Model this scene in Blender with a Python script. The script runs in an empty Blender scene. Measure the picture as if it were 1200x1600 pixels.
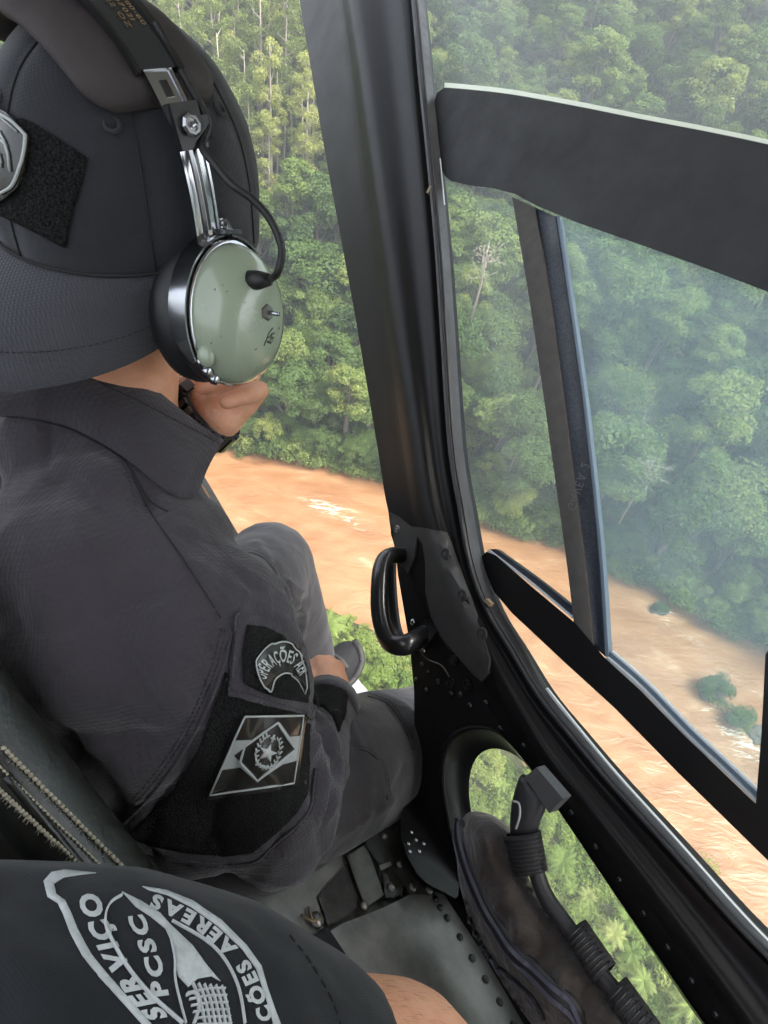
import bpy, bmesh, math, random
import numpy as np
from mathutils import Vector, Matrix, noise
from mathutils.bvhtree import BVHTree
from mathutils.geometry import delaunay_2d_cdt

scene = bpy.context.scene
COL = scene.collection
PI = math.pi
rad = math.radians

# ------------------------------------------------------------------ camera
# Cabin things are measured from the photographer's eye: x right, y down, z ahead
# (metres).  W() turns such a point into the world frame (z up, water at z = 0).
FPX = 953.0                      # focal length for a 1600 px high picture
ALT = 60.0
G = np.array([-.114, .682, .722]); G /= np.linalg.norm(G)
EZ = -G
EY = np.array([0, 0, 1.]) - G[2] * G; EY /= np.linalg.norm(EY)
EX = np.cross(EY, EZ)
ROT = np.array([EX, EY, EZ])     # eye frame -> world
EYE = np.array([0, 0, ALT])
def W(p):
    return np.asarray(p, float) @ ROT.T + EYE
cam_data = bpy.data.cameras.new('camera')
cam = bpy.data.objects.new('camera', cam_data); COL.objects.link(cam)
cam_data.sensor_fit = 'VERTICAL'; cam_data.sensor_height = 36.0
cam_data.lens = FPX / 1600 * 36
cam_data.clip_start = .02; cam_data.clip_end = 4000
mm = Matrix.Identity(4)
for i in range(3):
    mm[i][0] = ROT[i][0]; mm[i][1] = -ROT[i][1]; mm[i][2] = -ROT[i][2]; mm[i][3] = EYE[i]
cam.matrix_world = mm
scene.camera = cam

# ------------------------------------------------------------------ light
SUN_EL, SUN_AZ = rad(58), rad(112)       # azimuth from +Y (ahead), clockwise
world = bpy.data.worlds.new('World'); scene.world = world; world.use_nodes = True
nt = world.node_tree
bg = nt.nodes['Background']
sky = nt.nodes.new('ShaderNodeTexSky'); sky.sky_type = 'NISHITA'; sky.sun_disc = False
sky.sun_elevation = SUN_EL; sky.sun_rotation = SUN_AZ
sky.air_density = 1.0; sky.dust_density = 3.5; sky.ozone_density = 1.0; sky.altitude = 300
hsv = nt.nodes.new('ShaderNodeHueSaturation'); hsv.inputs['Saturation'].default_value = .32     # thin high cloud: paler sky
nt.links.new(sky.outputs[0], hsv.inputs['Color']); nt.links.new(hsv.outputs[0], bg.inputs[0]); bg.inputs[1].default_value = .15
sd = bpy.data.lights.new('sun', 'SUN'); sd.energy = 1.5; sd.angle = rad(28); sd.color = (1, .95, .86)
sun = bpy.data.objects.new('sun', sd); COL.objects.link(sun)
sv = Vector((math.sin(SUN_AZ) * math.cos(SUN_EL), math.cos(SUN_AZ) * math.cos(SUN_EL), math.sin(SUN_EL)))
sun.rotation_euler = sv.to_track_quat('Z', 'Y').to_euler()
scene.view_settings.view_transform = 'Standard'; scene.view_settings.look = 'None'
scene.view_settings.exposure = 1.92; scene.view_settings.gamma = 1
scene.cycles.use_adaptive_sampling = True; scene.cycles.adaptive_threshold = .03
scene.cycles.max_bounces = 6; scene.cycles.diffuse_bounces = 3; scene.cycles.glossy_bounces = 3
scene.cycles.transmission_bounces = 5; scene.cycles.transparent_max_bounces = 16
scene.cycles.caustics_reflective = False; scene.cycles.caustics_refractive = False
scene.cycles.use_denoising = True

# ------------------------------------------------------------------ materials
def mat(name, col, rough=.6, metal=0, bump=None, vary=None, sheen=0, coat=0, spec=.5):
    """bump=(scale,strength,dist[,detail]); vary=(scale,amount,colour2)"""
    m = bpy.data.materials.new(name); m.use_nodes = True
    n = m.node_tree; b = n.nodes['Principled BSDF']; L = n.links
    b.inputs['Base Color'].default_value = (*col, 1); b.inputs['Roughness'].default_value = rough
    b.inputs['Metallic'].default_value = metal; b.inputs['Specular IOR Level'].default_value = spec
    if sheen:
        b.inputs['Sheen Weight'].default_value = sheen; b.inputs['Sheen Roughness'].default_value = .5
    if coat:
        b.inputs['Coat Weight'].default_value = coat; b.inputs['Coat Roughness'].default_value = .08
    tc = n.nodes.new('ShaderNodeTexCoord')
    if vary:
        nz = n.nodes.new('ShaderNodeTexNoise'); nz.inputs['Scale'].default_value = vary[0]
        nz.inputs['Detail'].default_value = 6; nz.inputs['Roughness'].default_value = .65
        L.new(tc.outputs['Object'], nz.inputs['Vector'])
        rp = n.nodes.new('ShaderNodeValToRGB')
        rp.color_ramp.elements[0].position = .5 - vary[1] / 2; rp.color_ramp.elements[1].position = .5 + vary[1] / 2
        rp.color_ramp.elements[0].color = (*col, 1); rp.color_ramp.elements[1].color = (*vary[2], 1)
        L.new(nz.outputs[0], rp.inputs[0]); L.new(rp.outputs[0], b.inputs['Base Color'])
    if bump:
        nb = n.nodes.new('ShaderNodeTexNoise'); nb.inputs['Scale'].default_value = bump[0]
        nb.inputs['Detail'].default_value = bump[3] if len(bump) > 3 else 3
        L.new(tc.outputs['Object'], nb.inputs['Vector'])
        bp = n.nodes.new('ShaderNodeBump'); bp.inputs['Strength'].default_value = bump[1]; bp.inputs['Distance'].default_value = bump[2]
        L.new(nb.outputs[0], bp.inputs['Height']); L.new(bp.outputs[0], b.inputs['Normal'])
    return m

def cloth(name, col, col2, cell=.0042, line=.35, rough=.85, sheen=.25, fold=.004, foldscale=14):
    """woven cloth: ripstop / twill line relief on top of soft creases"""
    m = mat(name, col, rough, sheen=sheen, vary=(9, .5, col2), spec=.25)
    n = m.node_tree; L = n.links; b = n.nodes['Principled BSDF']
    tc = n.nodes.new('ShaderNodeTexCoord')
    mp = n.nodes.new('ShaderNodeMapping'); mp.inputs['Rotation'].default_value = (.5, .35, .6)
    L.new(tc.outputs['Object'], mp.inputs[0])
    adds = []
    for d in ('X', 'Y', 'Z'):
        w = n.nodes.new('ShaderNodeTexWave'); w.wave_type = 'BANDS'; w.bands_direction = d
        w.inputs['Scale'].default_value = .314 / cell; w.inputs['Distortion'].default_value = .35
        w.inputs['Detail'].default_value = 1; w.inputs['Detail Scale'].default_value = 1
        L.new(mp.outputs[0], w.inputs[0])
        pw = n.nodes.new('ShaderNodeMath'); pw.operation = 'POWER'; pw.inputs[1].default_value = 3
        L.new(w.outputs['Fac'], pw.inputs[0]); adds.append(pw)
    s1 = n.nodes.new('ShaderNodeMath'); L.new(adds[0].outputs[0], s1.inputs[0]); L.new(adds[1].outputs[0], s1.inputs[1])
    s2 = n.nodes.new('ShaderNodeMath'); L.new(s1.outputs[0], s2.inputs[0]); L.new(adds[2].outputs[0], s2.inputs[1])
    b1 = n.nodes.new('ShaderNodeBump'); b1.inputs['Strength'].default_value = line; b1.inputs['Distance'].default_value = .0005
    L.new(s2.outputs[0], b1.inputs['Height'])
    nz = n.nodes.new('ShaderNodeTexNoise'); nz.inputs['Scale'].default_value = foldscale; nz.inputs['Detail'].default_value = 4
    nz.inputs['Roughness'].default_value = .5; nz.inputs['Distortion'].default_value = .6
    L.new(tc.outputs['Object'], nz.inputs['Vector'])
    b2 = n.nodes.new('ShaderNodeBump'); b2.inputs['Strength'].default_value = .8; b2.inputs['Distance'].default_value = fold
    L.new(nz.outputs[0], b2.inputs['Height']); L.new(b1.outputs[0], b2.inputs['Normal'])
    L.new(b2.outputs[0], b.inputs['Normal'])
    return m

M = {}
M['shirt'] = cloth('shirt_cloth', (.036, .031, .036), (.052, .046, .051), .0045, .36, fold=.006, foldscale=19)
M['trouser'] = cloth('trouser_cloth', (.026, .0235, .026), (.037, .0335, .036), .0035, .15, fold=.006, foldscale=17)
M['cap'] = cloth('cap_cloth', (.019, .020, .023), (.027, .028, .032), .0022, .16, fold=.0015, foldscale=25)
M['brim'] = cloth('brim_cloth', (.042, .043, .049), (.056, .057, .064), .0022, .5, fold=.0008, foldscale=25)  # paler than the crown: light on the up-facing brim put into the colour
M['tee'] = cloth('tee_cloth', (.013, .0145, .016), (.019, .021, .023), .0016, .15, sheen=.12, fold=.002, foldscale=20)
M['velcro'] = mat('velcro', (.004, .004, .004), .95, bump=(700, 1, .0028, 2), vary=(620, .22, (.028, .028, .027)), spec=.12)
M['thread'] = mat('thread', (.016, .015, .016), .85)
M['seam'] = mat('seam_cloth', (.032, .029, .033), .9)
M['skin'] = mat('skin', (.62, .29, .165), .55, bump=(420, .5, .0008, 6), vary=(32, .35, (.72, .38, .24)))
M['skin'].node_tree.nodes['Principled BSDF'].inputs['Subsurface Weight'].default_value = .15
M['skin'].node_tree.nodes['Principled BSDF'].inputs['Subsurface Radius'].default_value = (.008, .003, .0015)
M['nail'] = mat('nail', (.62, .36, .28), .3)
M['rubber_patch'] = mat('rubber_patch', (.02, .019, .017), .25, coat=.3)
M['rubber_line'] = mat('rubber_line', (.42, .44, .42), .4)
M['rubber_grey'] = mat('rubber_grey', (.34, .36, .35), .45)
M['chrome'] = mat('chrome', (.42, .43, .45), .16, 1)
M['black_metal'] = mat('black_metal', (.012, .012, .012), .28, .0, coat=.4)
M['leather'] = mat('leather_pad', (.030, .024, .024), .75, bump=(60, .4, .002), vary=(18, .5, (.055, .046, .044)))
M['cushion'] = mat('cushion', (.010, .010, .011), .45, bump=(40, .2, .002))
M['dome'] = mat('dome_green', (.28, .335, .235), .2, vary=(7, .3, (.31, .365, .265)), coat=.6)
M['rubber'] = mat('rubber', (.012, .012, .012), .5)
M['frame'] = mat('black_paint', (.008, .008, .0085), .34, bump=(220, .15, .0008), vary=(30, .6, (.012, .0115, .0115)), spec=.17)
M['frame_matte'] = mat('black_bar', (.022, .023, .025), .7, bump=(400, .1, .0005))
M['plate'] = mat('plate_paint', (.036, .035, .034), .42, bump=(60, .25, .0012), vary=(25, .4, (.046, .044, .042)))
M['gasket'] = mat('gasket', (.02, .02, .022), .35)
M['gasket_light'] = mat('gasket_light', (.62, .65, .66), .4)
M['tape'] = mat('tape_grey', (.085, .078, .068), .75, bump=(80, .4, .001), vary=(60, .4, (.06, .055, .05)))
M['navy'] = mat('navy_channel', (.012, .018, .032), .3, vary=(300, .1, (.03, .035, .045)))
M['brass'] = mat('foam_tab', (.25, .19, .11), .7)
M['floor'] = mat('floor_paint', (.105, .11, .105), .38, bump=(70, .25, .001), vary=(11, .22, (.22, .22, .20)))
M['floor_dark'] = mat('floor_dark', (.018, .018, .017), .5, bump=(80, .4, .001), vary=(40, .3, (.05, .046, .038)))
M['rivet'] = mat('rivet', (.05, .05, .048), .35, .6)
M['steel'] = mat('worn_steel', (.22, .21, .19), .35, .8)
M['bag'] = mat('bag_cloth', (.030, .024, .020), .95, sheen=.3, bump=(48, .9, .006, 7), vary=(17, .3, (.055, .045, .038)))
M['webbing'] = mat('webbing', (.018, .017, .017), .8, bump=(600, .8, .001))
M['zip'] = mat('zip_teeth', (.10, .10, .14), .35)
M['tool'] = mat('tool_black', (.024, .024, .026), .5)
M['tool_grey'] = mat('tool_head', (.07, .07, .072), .65)
M['seat_leather'] = mat('seat_leather', (.011, .012, .010), .35, bump=(260, .5, .0008), vary=(50, .4, (.022, .023, .018)))
M['stitch'] = mat('stitch', (.42, .38, .28), .7)
M['print'] = mat('tee_print', (.62, .65, .64), .8, bump=(700, .5, .0006), vary=(120, .35, (.46, .49, .48)))
M['shoe'] = mat('shoe', (.012, .0115, .013), .75)
M['shoe_sole'] = mat('shoe_sole', (.04, .039, .038), .6)
M['step'] = mat('step_alu', (.50, .50, .49), .4, .3)
M['gold'] = mat('gold_print', (.28, .17, .07), .5)
M['ink'] = mat('ink', (.03, .03, .02), .6)

def worn(m, dust=(.10, .095, .085), amt=.62, scale=90, rv=(.28, .6)):
    """scuffs and settled dust specks: uneven gloss, pale grains"""
    n = m.node_tree; L = n.links; b = n.nodes['Principled BSDF']; tc = n.nodes.new('ShaderNodeTexCoord')
    a = n.nodes.new('ShaderNodeTexNoise'); a.inputs['Scale'].default_value = 16; a.inputs['Detail'].default_value = 8; a.inputs['Roughness'].default_value = .7; L.new(tc.outputs['Object'], a.inputs['Vector'])
    r = n.nodes.new('ShaderNodeMapRange'); r.inputs[1].default_value = .35; r.inputs[2].default_value = .65; r.inputs[3].default_value = rv[0]; r.inputs[4].default_value = rv[1]
    L.new(a.outputs[0], r.inputs[0]); L.new(r.outputs[0], b.inputs['Roughness'])
    c = n.nodes.new('ShaderNodeTexNoise'); c.inputs['Scale'].default_value = scale; c.inputs['Detail'].default_value = 5; c.inputs['Roughness'].default_value = .8; L.new(tc.outputs['Object'], c.inputs['Vector'])
    t = n.nodes.new('ShaderNodeMapRange'); t.inputs[1].default_value = amt; t.inputs[2].default_value = amt + .12; t.inputs[4].default_value = .55; L.new(c.outputs[0], t.inputs[0])
    mx = n.nodes.new('ShaderNodeMixRGB'); mx.inputs[2].default_value = (*dust, 1); L.new(t.outputs[0], mx.inputs[0])
    src = b.inputs['Base Color'].links
    if src: L.new(src[0].from_socket, mx.inputs[1])
    else: mx.inputs[1].default_value = b.inputs['Base Color'].default_value
    L.new(mx.outputs[0], b.inputs['Base Color'])
worn(M['frame'], (.05, .048, .045), .66, 120, (.30, .38)); worn(M['plate'], rv=(.35, .65)); worn(M['floor'], (.30, .28, .24), .6, 60, (.25, .55)); worn(M['floor_dark'], (.16, .14, .11), .58, 70); worn(M['frame_matte'], (.07, .07, .07), .66, 160, (.6, .8))
worn(M['dome'], (.36, .38, .30), .70, 220, (.12, .3)); worn(M['gasket'], (.12, .115, .10), .62, 140); worn(M['navy'], (.14, .15, .16), .62, 200)
worn(M['shirt'], (.12, .11, .11), .70, 420, (.8, .95)); worn(M['cap'], (.10, .10, .10), .72, 420, (.8, .95)); worn(M['tee'], (.10, .10, .10), .70, 420, (.85, .98))

def glass(name, tint, dust, amount):
    """thin pane: clear sheet, sky reflection by angle, and a film of dust/scratches"""
    m = bpy.data.materials.new(name); m.use_nodes = True; n = m.node_tree; L = n.links
    n.nodes.remove(n.nodes['Principled BSDF']); out = n.nodes['Material Output']
    tr = n.nodes.new('ShaderNodeBsdfTransparent'); tr.inputs[0].default_value = (*tint, 1)
    gl = n.nodes.new('ShaderNodeBsdfGlossy'); gl.inputs['Roughness'].default_value = .04
    lw = n.nodes.new('ShaderNodeLayerWeight'); lw.inputs[0].default_value = .5
    pw = n.nodes.new('ShaderNodeMath'); pw.operation = 'POWER'; pw.inputs[1].default_value = 5; L.new(lw.outputs['Facing'], pw.inputs[0])
    fr = n.nodes.new('ShaderNodeMath'); fr.operation = 'MULTIPLY_ADD'; fr.inputs[1].default_value = .5; fr.inputs[2].default_value = .008; L.new(pw.outputs[0], fr.inputs[0])
    mx = n.nodes.new('ShaderNodeMixShader'); L.new(fr.outputs[0], mx.inputs[0]); L.new(tr.outputs[0], mx.inputs[1]); L.new(gl.outputs[0], mx.inputs[2])
    df = n.nodes.new('ShaderNodeBsdfTranslucent'); df.inputs[0].default_value = (*dust, 1)
    df2 = n.nodes.new('ShaderNodeBsdfDiffuse'); df2.inputs[0].default_value = (*dust, 1)
    ad = n.nodes.new('ShaderNodeMixShader'); L.new(df.outputs[0], ad.inputs[1]); L.new(df2.outputs[0], ad.inputs[2])
    tc = n.nodes.new('ShaderNodeTexCoord'); nz = n.nodes.new('ShaderNodeTexNoise'); nz.inputs['Scale'].default_value = 7; nz.inputs['Detail'].default_value = 7
    L.new(tc.outputs['Object'], nz.inputs['Vector'])
    mr = n.nodes.new('ShaderNodeMapRange'); mr.inputs[1].default_value = .3; mr.inputs[2].default_value = .75
    mr.inputs[3].default_value = amount * .75; mr.inputs[4].default_value = amount * 1.3
    L.new(nz.outputs[0], mr.inputs[0])
    m2 = n.nodes.new('ShaderNodeMixShader'); L.new(mr.outputs[0], m2.inputs[0]); L.new(mx.outputs[0], m2.inputs[1]); L.new(ad.outputs[0], m2.inputs[2])
    L.new(m2.outputs[0], out.inputs[0])
    return m
M['pane'] = glass('window_pane', (.95, .98, .97), (.74, .80, .84), .060)
M['pane_slide'] = glass('sliding_pane', (.92, .97, .98), (.68, .82, .92), .105)

# ------------------------------------------------------------------ scene helpers
def tag(o, label=None, cat=None, group=None, kind=None):
    if label: o['label'] = label
    if cat: o['category'] = cat
    if group: o['group'] = group
    if kind: o['kind'] = kind
    return o
def empty(name, loc, label=None, cat=None, group=None):
    """loc in eye frame"""
    o = bpy.data.objects.new(name, None); COL.objects.link(o); o.location = W(loc); o.empty_display_size = .05
    return tag(o, label, cat, group)
ROOTLOC = {}
def world_loc(o):
    p = Vector((0, 0, 0))
    while o is not None:
        p += o.location; o = o.parent
    return np.array(p)
def link(name, verts, faces, material, parent=None, smooth=True, eye=True, mats=None, fmat=None, angle=None):
    v = np.asarray(verts, float).reshape(-1, 3)
    if eye: v = W(v)
    if parent is not None: v = v - world_loc(parent)
    me = bpy.data.meshes.new(name); me.from_pydata(v.tolist(), [], [tuple(int(i) for i in f) for f in faces]); me.update()
    if smooth: me.shade_smooth()
    if smooth and angle: me.set_sharp_from_angle(angle=rad(angle))
    for x in (mats or [material]): me.materials.append(M[x] if isinstance(x, str) else x)
    if fmat is not None: me.polygons.foreach_set('material_index', fmat)
    o = bpy.data.objects.new(name, me); COL.objects.link(o); o.parent = parent
    return o

class B:
    """collects a mesh in one frame"""
    def __init__(s): s.v = []; s.f = []
    def add(s, v, f):
        k = len(s.v); s.v.extend([tuple(float(c) for c in p) for p in v]); s.f.extend([tuple(i + k for i in q) for q in f]); return s
    def grid(s, rows, closed=False, caps=False):
        n = len(rows[0]); v = [p for r in rows for p in r]; f = []
        for i in range(len(rows) - 1):
            for j in range(n if closed else n - 1):
                j2 = (j + 1) % n
                f.append((i * n + j, i * n + j2, (i + 1) * n + j2, (i + 1) * n + j))
        if caps and closed:
            f.append(tuple(reversed(range(n)))); f.append(tuple((len(rows) - 1) * n + j for j in range(n)))
        return s.add(v, f)
    def tube(s, pts, r, n=10, caps=True, squash=None):
        pts = [np.asarray(p, float) for p in pts]
        rs = r if hasattr(r, '__len__') else [r] * len(pts)
        rows = []; prev = None
        for i, p in enumerate(pts):
            t = pts[min(i + 1, len(pts) - 1)] - pts[max(i - 1, 0)]; t = t / (np.linalg.norm(t) + 1e-12)
            if prev is None:
                h = np.array([0, 0, 1.]) if abs(t[2]) < .9 else np.array([1., 0, 0])
                if squash is not None: h = np.asarray(squash[0], float)
                x = h - (h @ t) * t
            else: x = prev - (prev @ t) * t
            x /= np.linalg.norm(x); prev = x; y = np.cross(t, x)
            k = squash[1] if squash is not None else 1
            rows.append([p + rs[i] * (math.cos(a) * x * k + math.sin(a) * y) for a in np.linspace(0, 2 * PI, n, endpoint=False)])
        return s.grid(rows, True, caps)
    def ell(s, c, ax, r, nu=16, nv=10):
        """ellipsoid; ax rows are unit axes"""
        c = np.asarray(c, float); ax = np.asarray(ax, float); rows = []
        for i in range(nv + 1):
            th = PI * i / nv; th = min(max(th, .02), PI - .02)
            rows.append([c + ax[0] * r[0] * math.sin(th) * math.cos(p) + ax[1] * r[1] * math.sin(th) * math.sin(p) + ax[2] * r[2] * math.cos(th) for p in np.linspace(0, 2 * PI, nu, endpoint=False)])
        return s.grid(rows, True, True)
    def limb(s, pts, rs, n=14):
        """rounded tapered chain for unions"""
        for i, p in enumerate(pts): s.ell(p, np.eye(3), (rs[i],) * 3, 14, 8)
        for i in range(len(pts) - 1): s.tube([pts[i], pts[i + 1]], [rs[i], rs[i + 1]], n)
        return s
    def box(s, c, ax, h):
        c = np.asarray(c, float); ax = np.asarray(ax, float)
        v = [c + ax[0] * h[0] * a + ax[1] * h[1] * b + ax[2] * h[2] * d for a in (-1, 1) for b in (-1, 1) for d in (-1, 1)]
        return s.add(v, [(0, 1, 3, 2), (4, 6, 7, 5), (0, 4, 5, 1), (2, 3, 7, 6), (0, 2, 6, 4), (1, 5, 7, 3)])
    def prism(s, pts, off):
        """closed outline + offset vector"""
        n = len(pts); p = [np.asarray(q, float) for q in pts]; off = np.asarray(off, float)
        return s.add(p + [q + off for q in p], [tuple(range(n)), tuple(reversed(range(n, 2 * n)))] + [(i, i + n, (i + 1) % n + n, (i + 1) % n) for i in range(n)])
    def obj(s, name, m, parent=None, **k): return link(name, s.v, s.f, m, parent, **k)
    def bvh(s): return BVHTree.FromPolygons([Vector(p) for p in s.v], s.f)

def temp_eval(verts, faces, mods):
    me = bpy.data.meshes.new('tmp'); me.from_pydata([tuple(map(float, p)) for p in verts], [], faces); me.update()
    o = bpy.data.objects.new('tmp', me); COL.objects.link(o)
    for typ, kw in mods:
        md = o.modifiers.new(typ, typ)
        for k, v in kw.items(): setattr(md, k, v)
    dg = bpy.context.evaluated_depsgraph_get(); dg.update()
    me2 = bpy.data.meshes.new_from_object(o.evaluated_get(dg))
    v = np.empty(len(me2.vertices) * 3); me2.vertices.foreach_get('co', v); v = v.reshape(-1, 3)
    f = [tuple(p.vertices) for p in me2.polygons]
    nn = np.empty(len(me2.vertices) * 3); me2.vertices.foreach_get('normal', nn); nn = nn.reshape(-1, 3)
    bpy.data.objects.remove(o); bpy.data.meshes.remove(me); bpy.data.meshes.remove(me2)
    return v, f, nn
def fuse(b, voxel, it=8, fac=.5):
    """one continuous skin over overlapping volumes"""
    v, f, n = temp_eval(b.v, b.f, [('REMESH', dict(mode='VOXEL', voxel_size=voxel)), ('SMOOTH', dict(iterations=it, factor=fac))])
    o = B(); o.v = [tuple(p) for p in v]; o.f = f; o.n = n; return o
def renormal(b):
    me = bpy.data.meshes.new('t'); me.from_pydata(b.v, [], b.f); me.update()
    nn = np.empty(len(me.vertices) * 3); me.vertices.foreach_get('normal', nn); b.n = nn.reshape(-1, 3); bpy.data.meshes.remove(me)

def P(x, y, z):
    return np.array([(x - 600) / FPX * z, (y - 800) / FPX * z, z])
def rayd(x, y):
    v = np.array([(x - 600) / FPX, (y - 800) / FPX, 1.]); return v / np.linalg.norm(v)
def catmull(pts, n=8, closed=False):
    p = [np.asarray(q, float) for q in pts]; out = []
    m = len(p)
    for i in range(m if closed else m - 1):
        p0 = p[(i - 1) % m] if closed or i else p[0]; p1 = p[i]; p2 = p[(i + 1) % m]
        p3 = p[(i + 2) % m] if closed or i + 2 < m else p[-1]
        for k in range(n):
            t = k / n; out.append(.5 * (2 * p1 + (p2 - p0) * t + (2 * p0 - 5 * p1 + 4 * p2 - p3) * t * t + (3 * p1 - p0 - 3 * p2 + p3) * t ** 3))
    if not closed: out.append(p[-1])
    return out
def on(bvh, x, y, lift=0.):
    d = Vector(rayd(x, y)); h = bvh.ray_cast(Vector((0, 0, 0)), d)
    if h[0] is None: return None
    n = h[1]
    if n.dot(d) > 0: n = -n
    return np.array(h[0]) + np.array(n) * lift
def path_on(bvh, px, lift=0., n=8):
    out = []
    for q in catmull([(a, b, 0) for a, b in px], n):
        r = on(bvh, q[0], q[1], lift)
        if r is not None: out.append(r)
    return out
def inside(x, y, poly):
    c = False; j = len(poly) - 1
    for i in range(len(poly)):
        xi, yi = poly[i][:2]; xj, yj = poly[j][:2]
        if (yi > y) != (yj > y) and x < (xj - xi) * (y - yi) / (yj - yi) + xi: c = not c
        j = i
    return c
def cdt(poly, step, holes=()):
    """triangulate outline(s) with inner points; returns pts, tris"""
    vs = []; es = []
    for loop in [poly, *holes]:
        k = len(vs); dense = []
        for i in range(len(loop)):
            a = np.array(loop[i][:2], float); b_ = np.array(loop[(i + 1) % len(loop)][:2], float)
            m = max(1, int(np.linalg.norm(b_ - a) / step))
            dense += [a + (b_ - a) * t / m for t in range(m)]
        vs += [Vector((float(q[0]), float(q[1]))) for q in dense]; es += [(k + i, k + (i + 1) % len(dense)) for i in range(len(dense))]
    xs = [p[0] for p in poly]; ys = [p[1] for p in poly]
    nb = len(vs)
    yy = min(ys) + step * .5; row = 0
    while yy < max(ys):
        xx = min(xs) + step * (.5 if row % 2 else 1.)
        while xx < max(xs):
            if inside(xx, yy, poly) and not any(inside(xx, yy, h) for h in holes):
                if min((xx - q[0]) ** 2 + (yy - q[1]) ** 2 for q in vs[:nb]) > (step * .45) ** 2: vs.append(Vector((xx, yy)))
            xx += step
        yy += step * .87; row += 1
    ov, oe, of, *_ = delaunay_2d_cdt(vs, es, [], 2 if holes else 1, 1e-4)
    tris = []
    for t in of:
        cx = sum(ov[i][0] for i in t) / len(t); cy = sum(ov[i][1] for i in t) / len(t)
        if inside(cx, cy, poly) and not any(inside(cx, cy, h) for h in holes): tris.append(tuple(t))
    return [np.array((p[0], p[1])) for p in ov], tris
def shell(pts_top, pts_bot, tris, b=None):
    b = b or B(); n = len(pts_top); cnt = {}
    for t in tris:
        for i in range(len(t)):
            e = (t[i], t[(i + 1) % len(t)]); cnt[e] = 1
    side = [(x, y) for (x, y) in cnt if (y, x) not in cnt]
    f = [tuple(t) for t in tris] + [tuple(i + n for i in reversed(t)) for t in tris] + [(y, x, x + n, y + n) for x, y in side]
    return b.add(list(pts_top) + list(pts_bot), f)
def decal(bvh, poly, t, step=7, lift=0., holes=(), b=None, sink=.002):
    """a thin solid that lies on a surface, its outline seen through the given picture points"""
    pts, tris = cdt(poly, step, holes)
    pos = []; nor = []; ok = []
    for q in pts:
        d = Vector(rayd(q[0], q[1])); h = bvh.ray_cast(Vector((0, 0, 0)), d)
        if h[0] is None: pos.append(None); nor.append(None); continue
        n = np.array(h[1]); dd = np.array(d)
        if n @ dd > 0: n = -n
        pos.append(np.array(h[0])); nor.append(n); ok.append(len(pos) - 1)
    for i, q in enumerate(pts):
        if pos[i] is None:
            j = min(ok, key=lambda k: (pts[k][0] - q[0]) ** 2 + (pts[k][1] - q[1]) ** 2)
            d = rayd(*q); pos[i] = d * np.linalg.norm(pos[j]); nor[i] = nor[j]
    return shell([p + n * (lift + t) for p, n in zip(pos, nor)], [p + n * (lift - sink) for p, n in zip(pos, nor)], tris, b)

# lettering ---------------------------------------------------------
_glyph = {}
def glyph(ch, fat=.0):
    """flat letter: outline triangles and its width, cap height about 0.73"""
    if (ch, fat) in _glyph: return _glyph[(ch, fat)]
    cu = bpy.data.curves.new('g', 'FONT'); cu.body = ch; cu.offset = fat; cu.resolution_u = 3
    o = bpy.data.objects.new('g', cu); COL.objects.link(o)
    dg = bpy.context.evaluated_depsgraph_get(); dg.update()
    me = bpy.data.meshes.new_from_object(o.evaluated_get(dg))
    bm = bmesh.new(); bm.from_mesh(me)
    bmesh.ops.triangulate(bm, faces=bm.faces)
    for _ in range(2):
        lg = [e for e in bm.edges if e.calc_length() > .22]
        if lg: bmesh.ops.subdivide_edges(bm, edges=lg, cuts=1); bmesh.ops.triangulate(bm, faces=bm.faces)
    vs = np.array([v.co[:2] for v in bm.verts]) if bm.verts else np.zeros((0, 2))
    bm.verts.index_update()
    fs = [tuple(v.index for v in f.verts) for f in bm.faces]
    bm.free(); bpy.data.objects.remove(o); bpy.data.curves.remove(cu); bpy.data.meshes.remove(me)
    w = vs[:, 0].max() - vs[:, 0].min() if len(vs) else .3
    if len(vs): vs[:, 0] -= vs[:, 0].min()
    _glyph[(ch, fat)] = (vs, fs, w); return _glyph[(ch, fat)]
def text_px(bvh, s, base, up, hpx, lift=.0006, fat=.03, b=None, stretch=None, gap=.13):
    """letters along a picture-space baseline; up: vector or None (left of path)"""
    b = b or B()
    line = catmull([(x, y, 0) for x, y in base], 12) if len(base) > 2 else [np.array((*base[0], 0.)), np.array((*base[1], 0.))]
    line = [q[:2] for q in line]
    seg = np.cumsum([0] + [np.linalg.norm(line[i + 1] - line[i]) for i in range(len(line) - 1)])
    gl = [glyph(c, fat) if c != ' ' else (np.zeros((0, 2)), [], .3) for c in s]
    tot = sum(g[2] for g in gl) + gap * (len(gl) - 1)
    sc = seg[-1] / tot; cur = 0.
    for vs, fs, w in gl:
        if len(vs):
            out = []
            for x, y in vs:
                dpos = (cur + x) * sc; i = min(max(int(np.searchsorted(seg, dpos)) - 1, 0), len(line) - 2)
                t = (dpos - seg[i]) / max(seg[i + 1] - seg[i], 1e-9); q = line[i] + (line[i + 1] - line[i]) * t
                tg = (line[i + 1] - line[i]) / max(seg[i + 1] - seg[i], 1e-9)
                uv = np.array(up, float) if up is not None else np.array([tg[1], -tg[0]])
                q = q + uv * (y / .73 * hpx); r = on(bvh, q[0], q[1], lift)
                out.append(r)
            good = [f for f in fs if all(out[k] is not None for k in f)]
            out = [o if o is not None else np.zeros(3) for o in out]
            used = sorted({k for f in good for k in f}); mp = {k: i for i, k in enumerate(used)}
            b.add([out[k] for k in used], [tuple(mp[k] for k in f) for f in good])
        cur += w + gap
    return b
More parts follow.
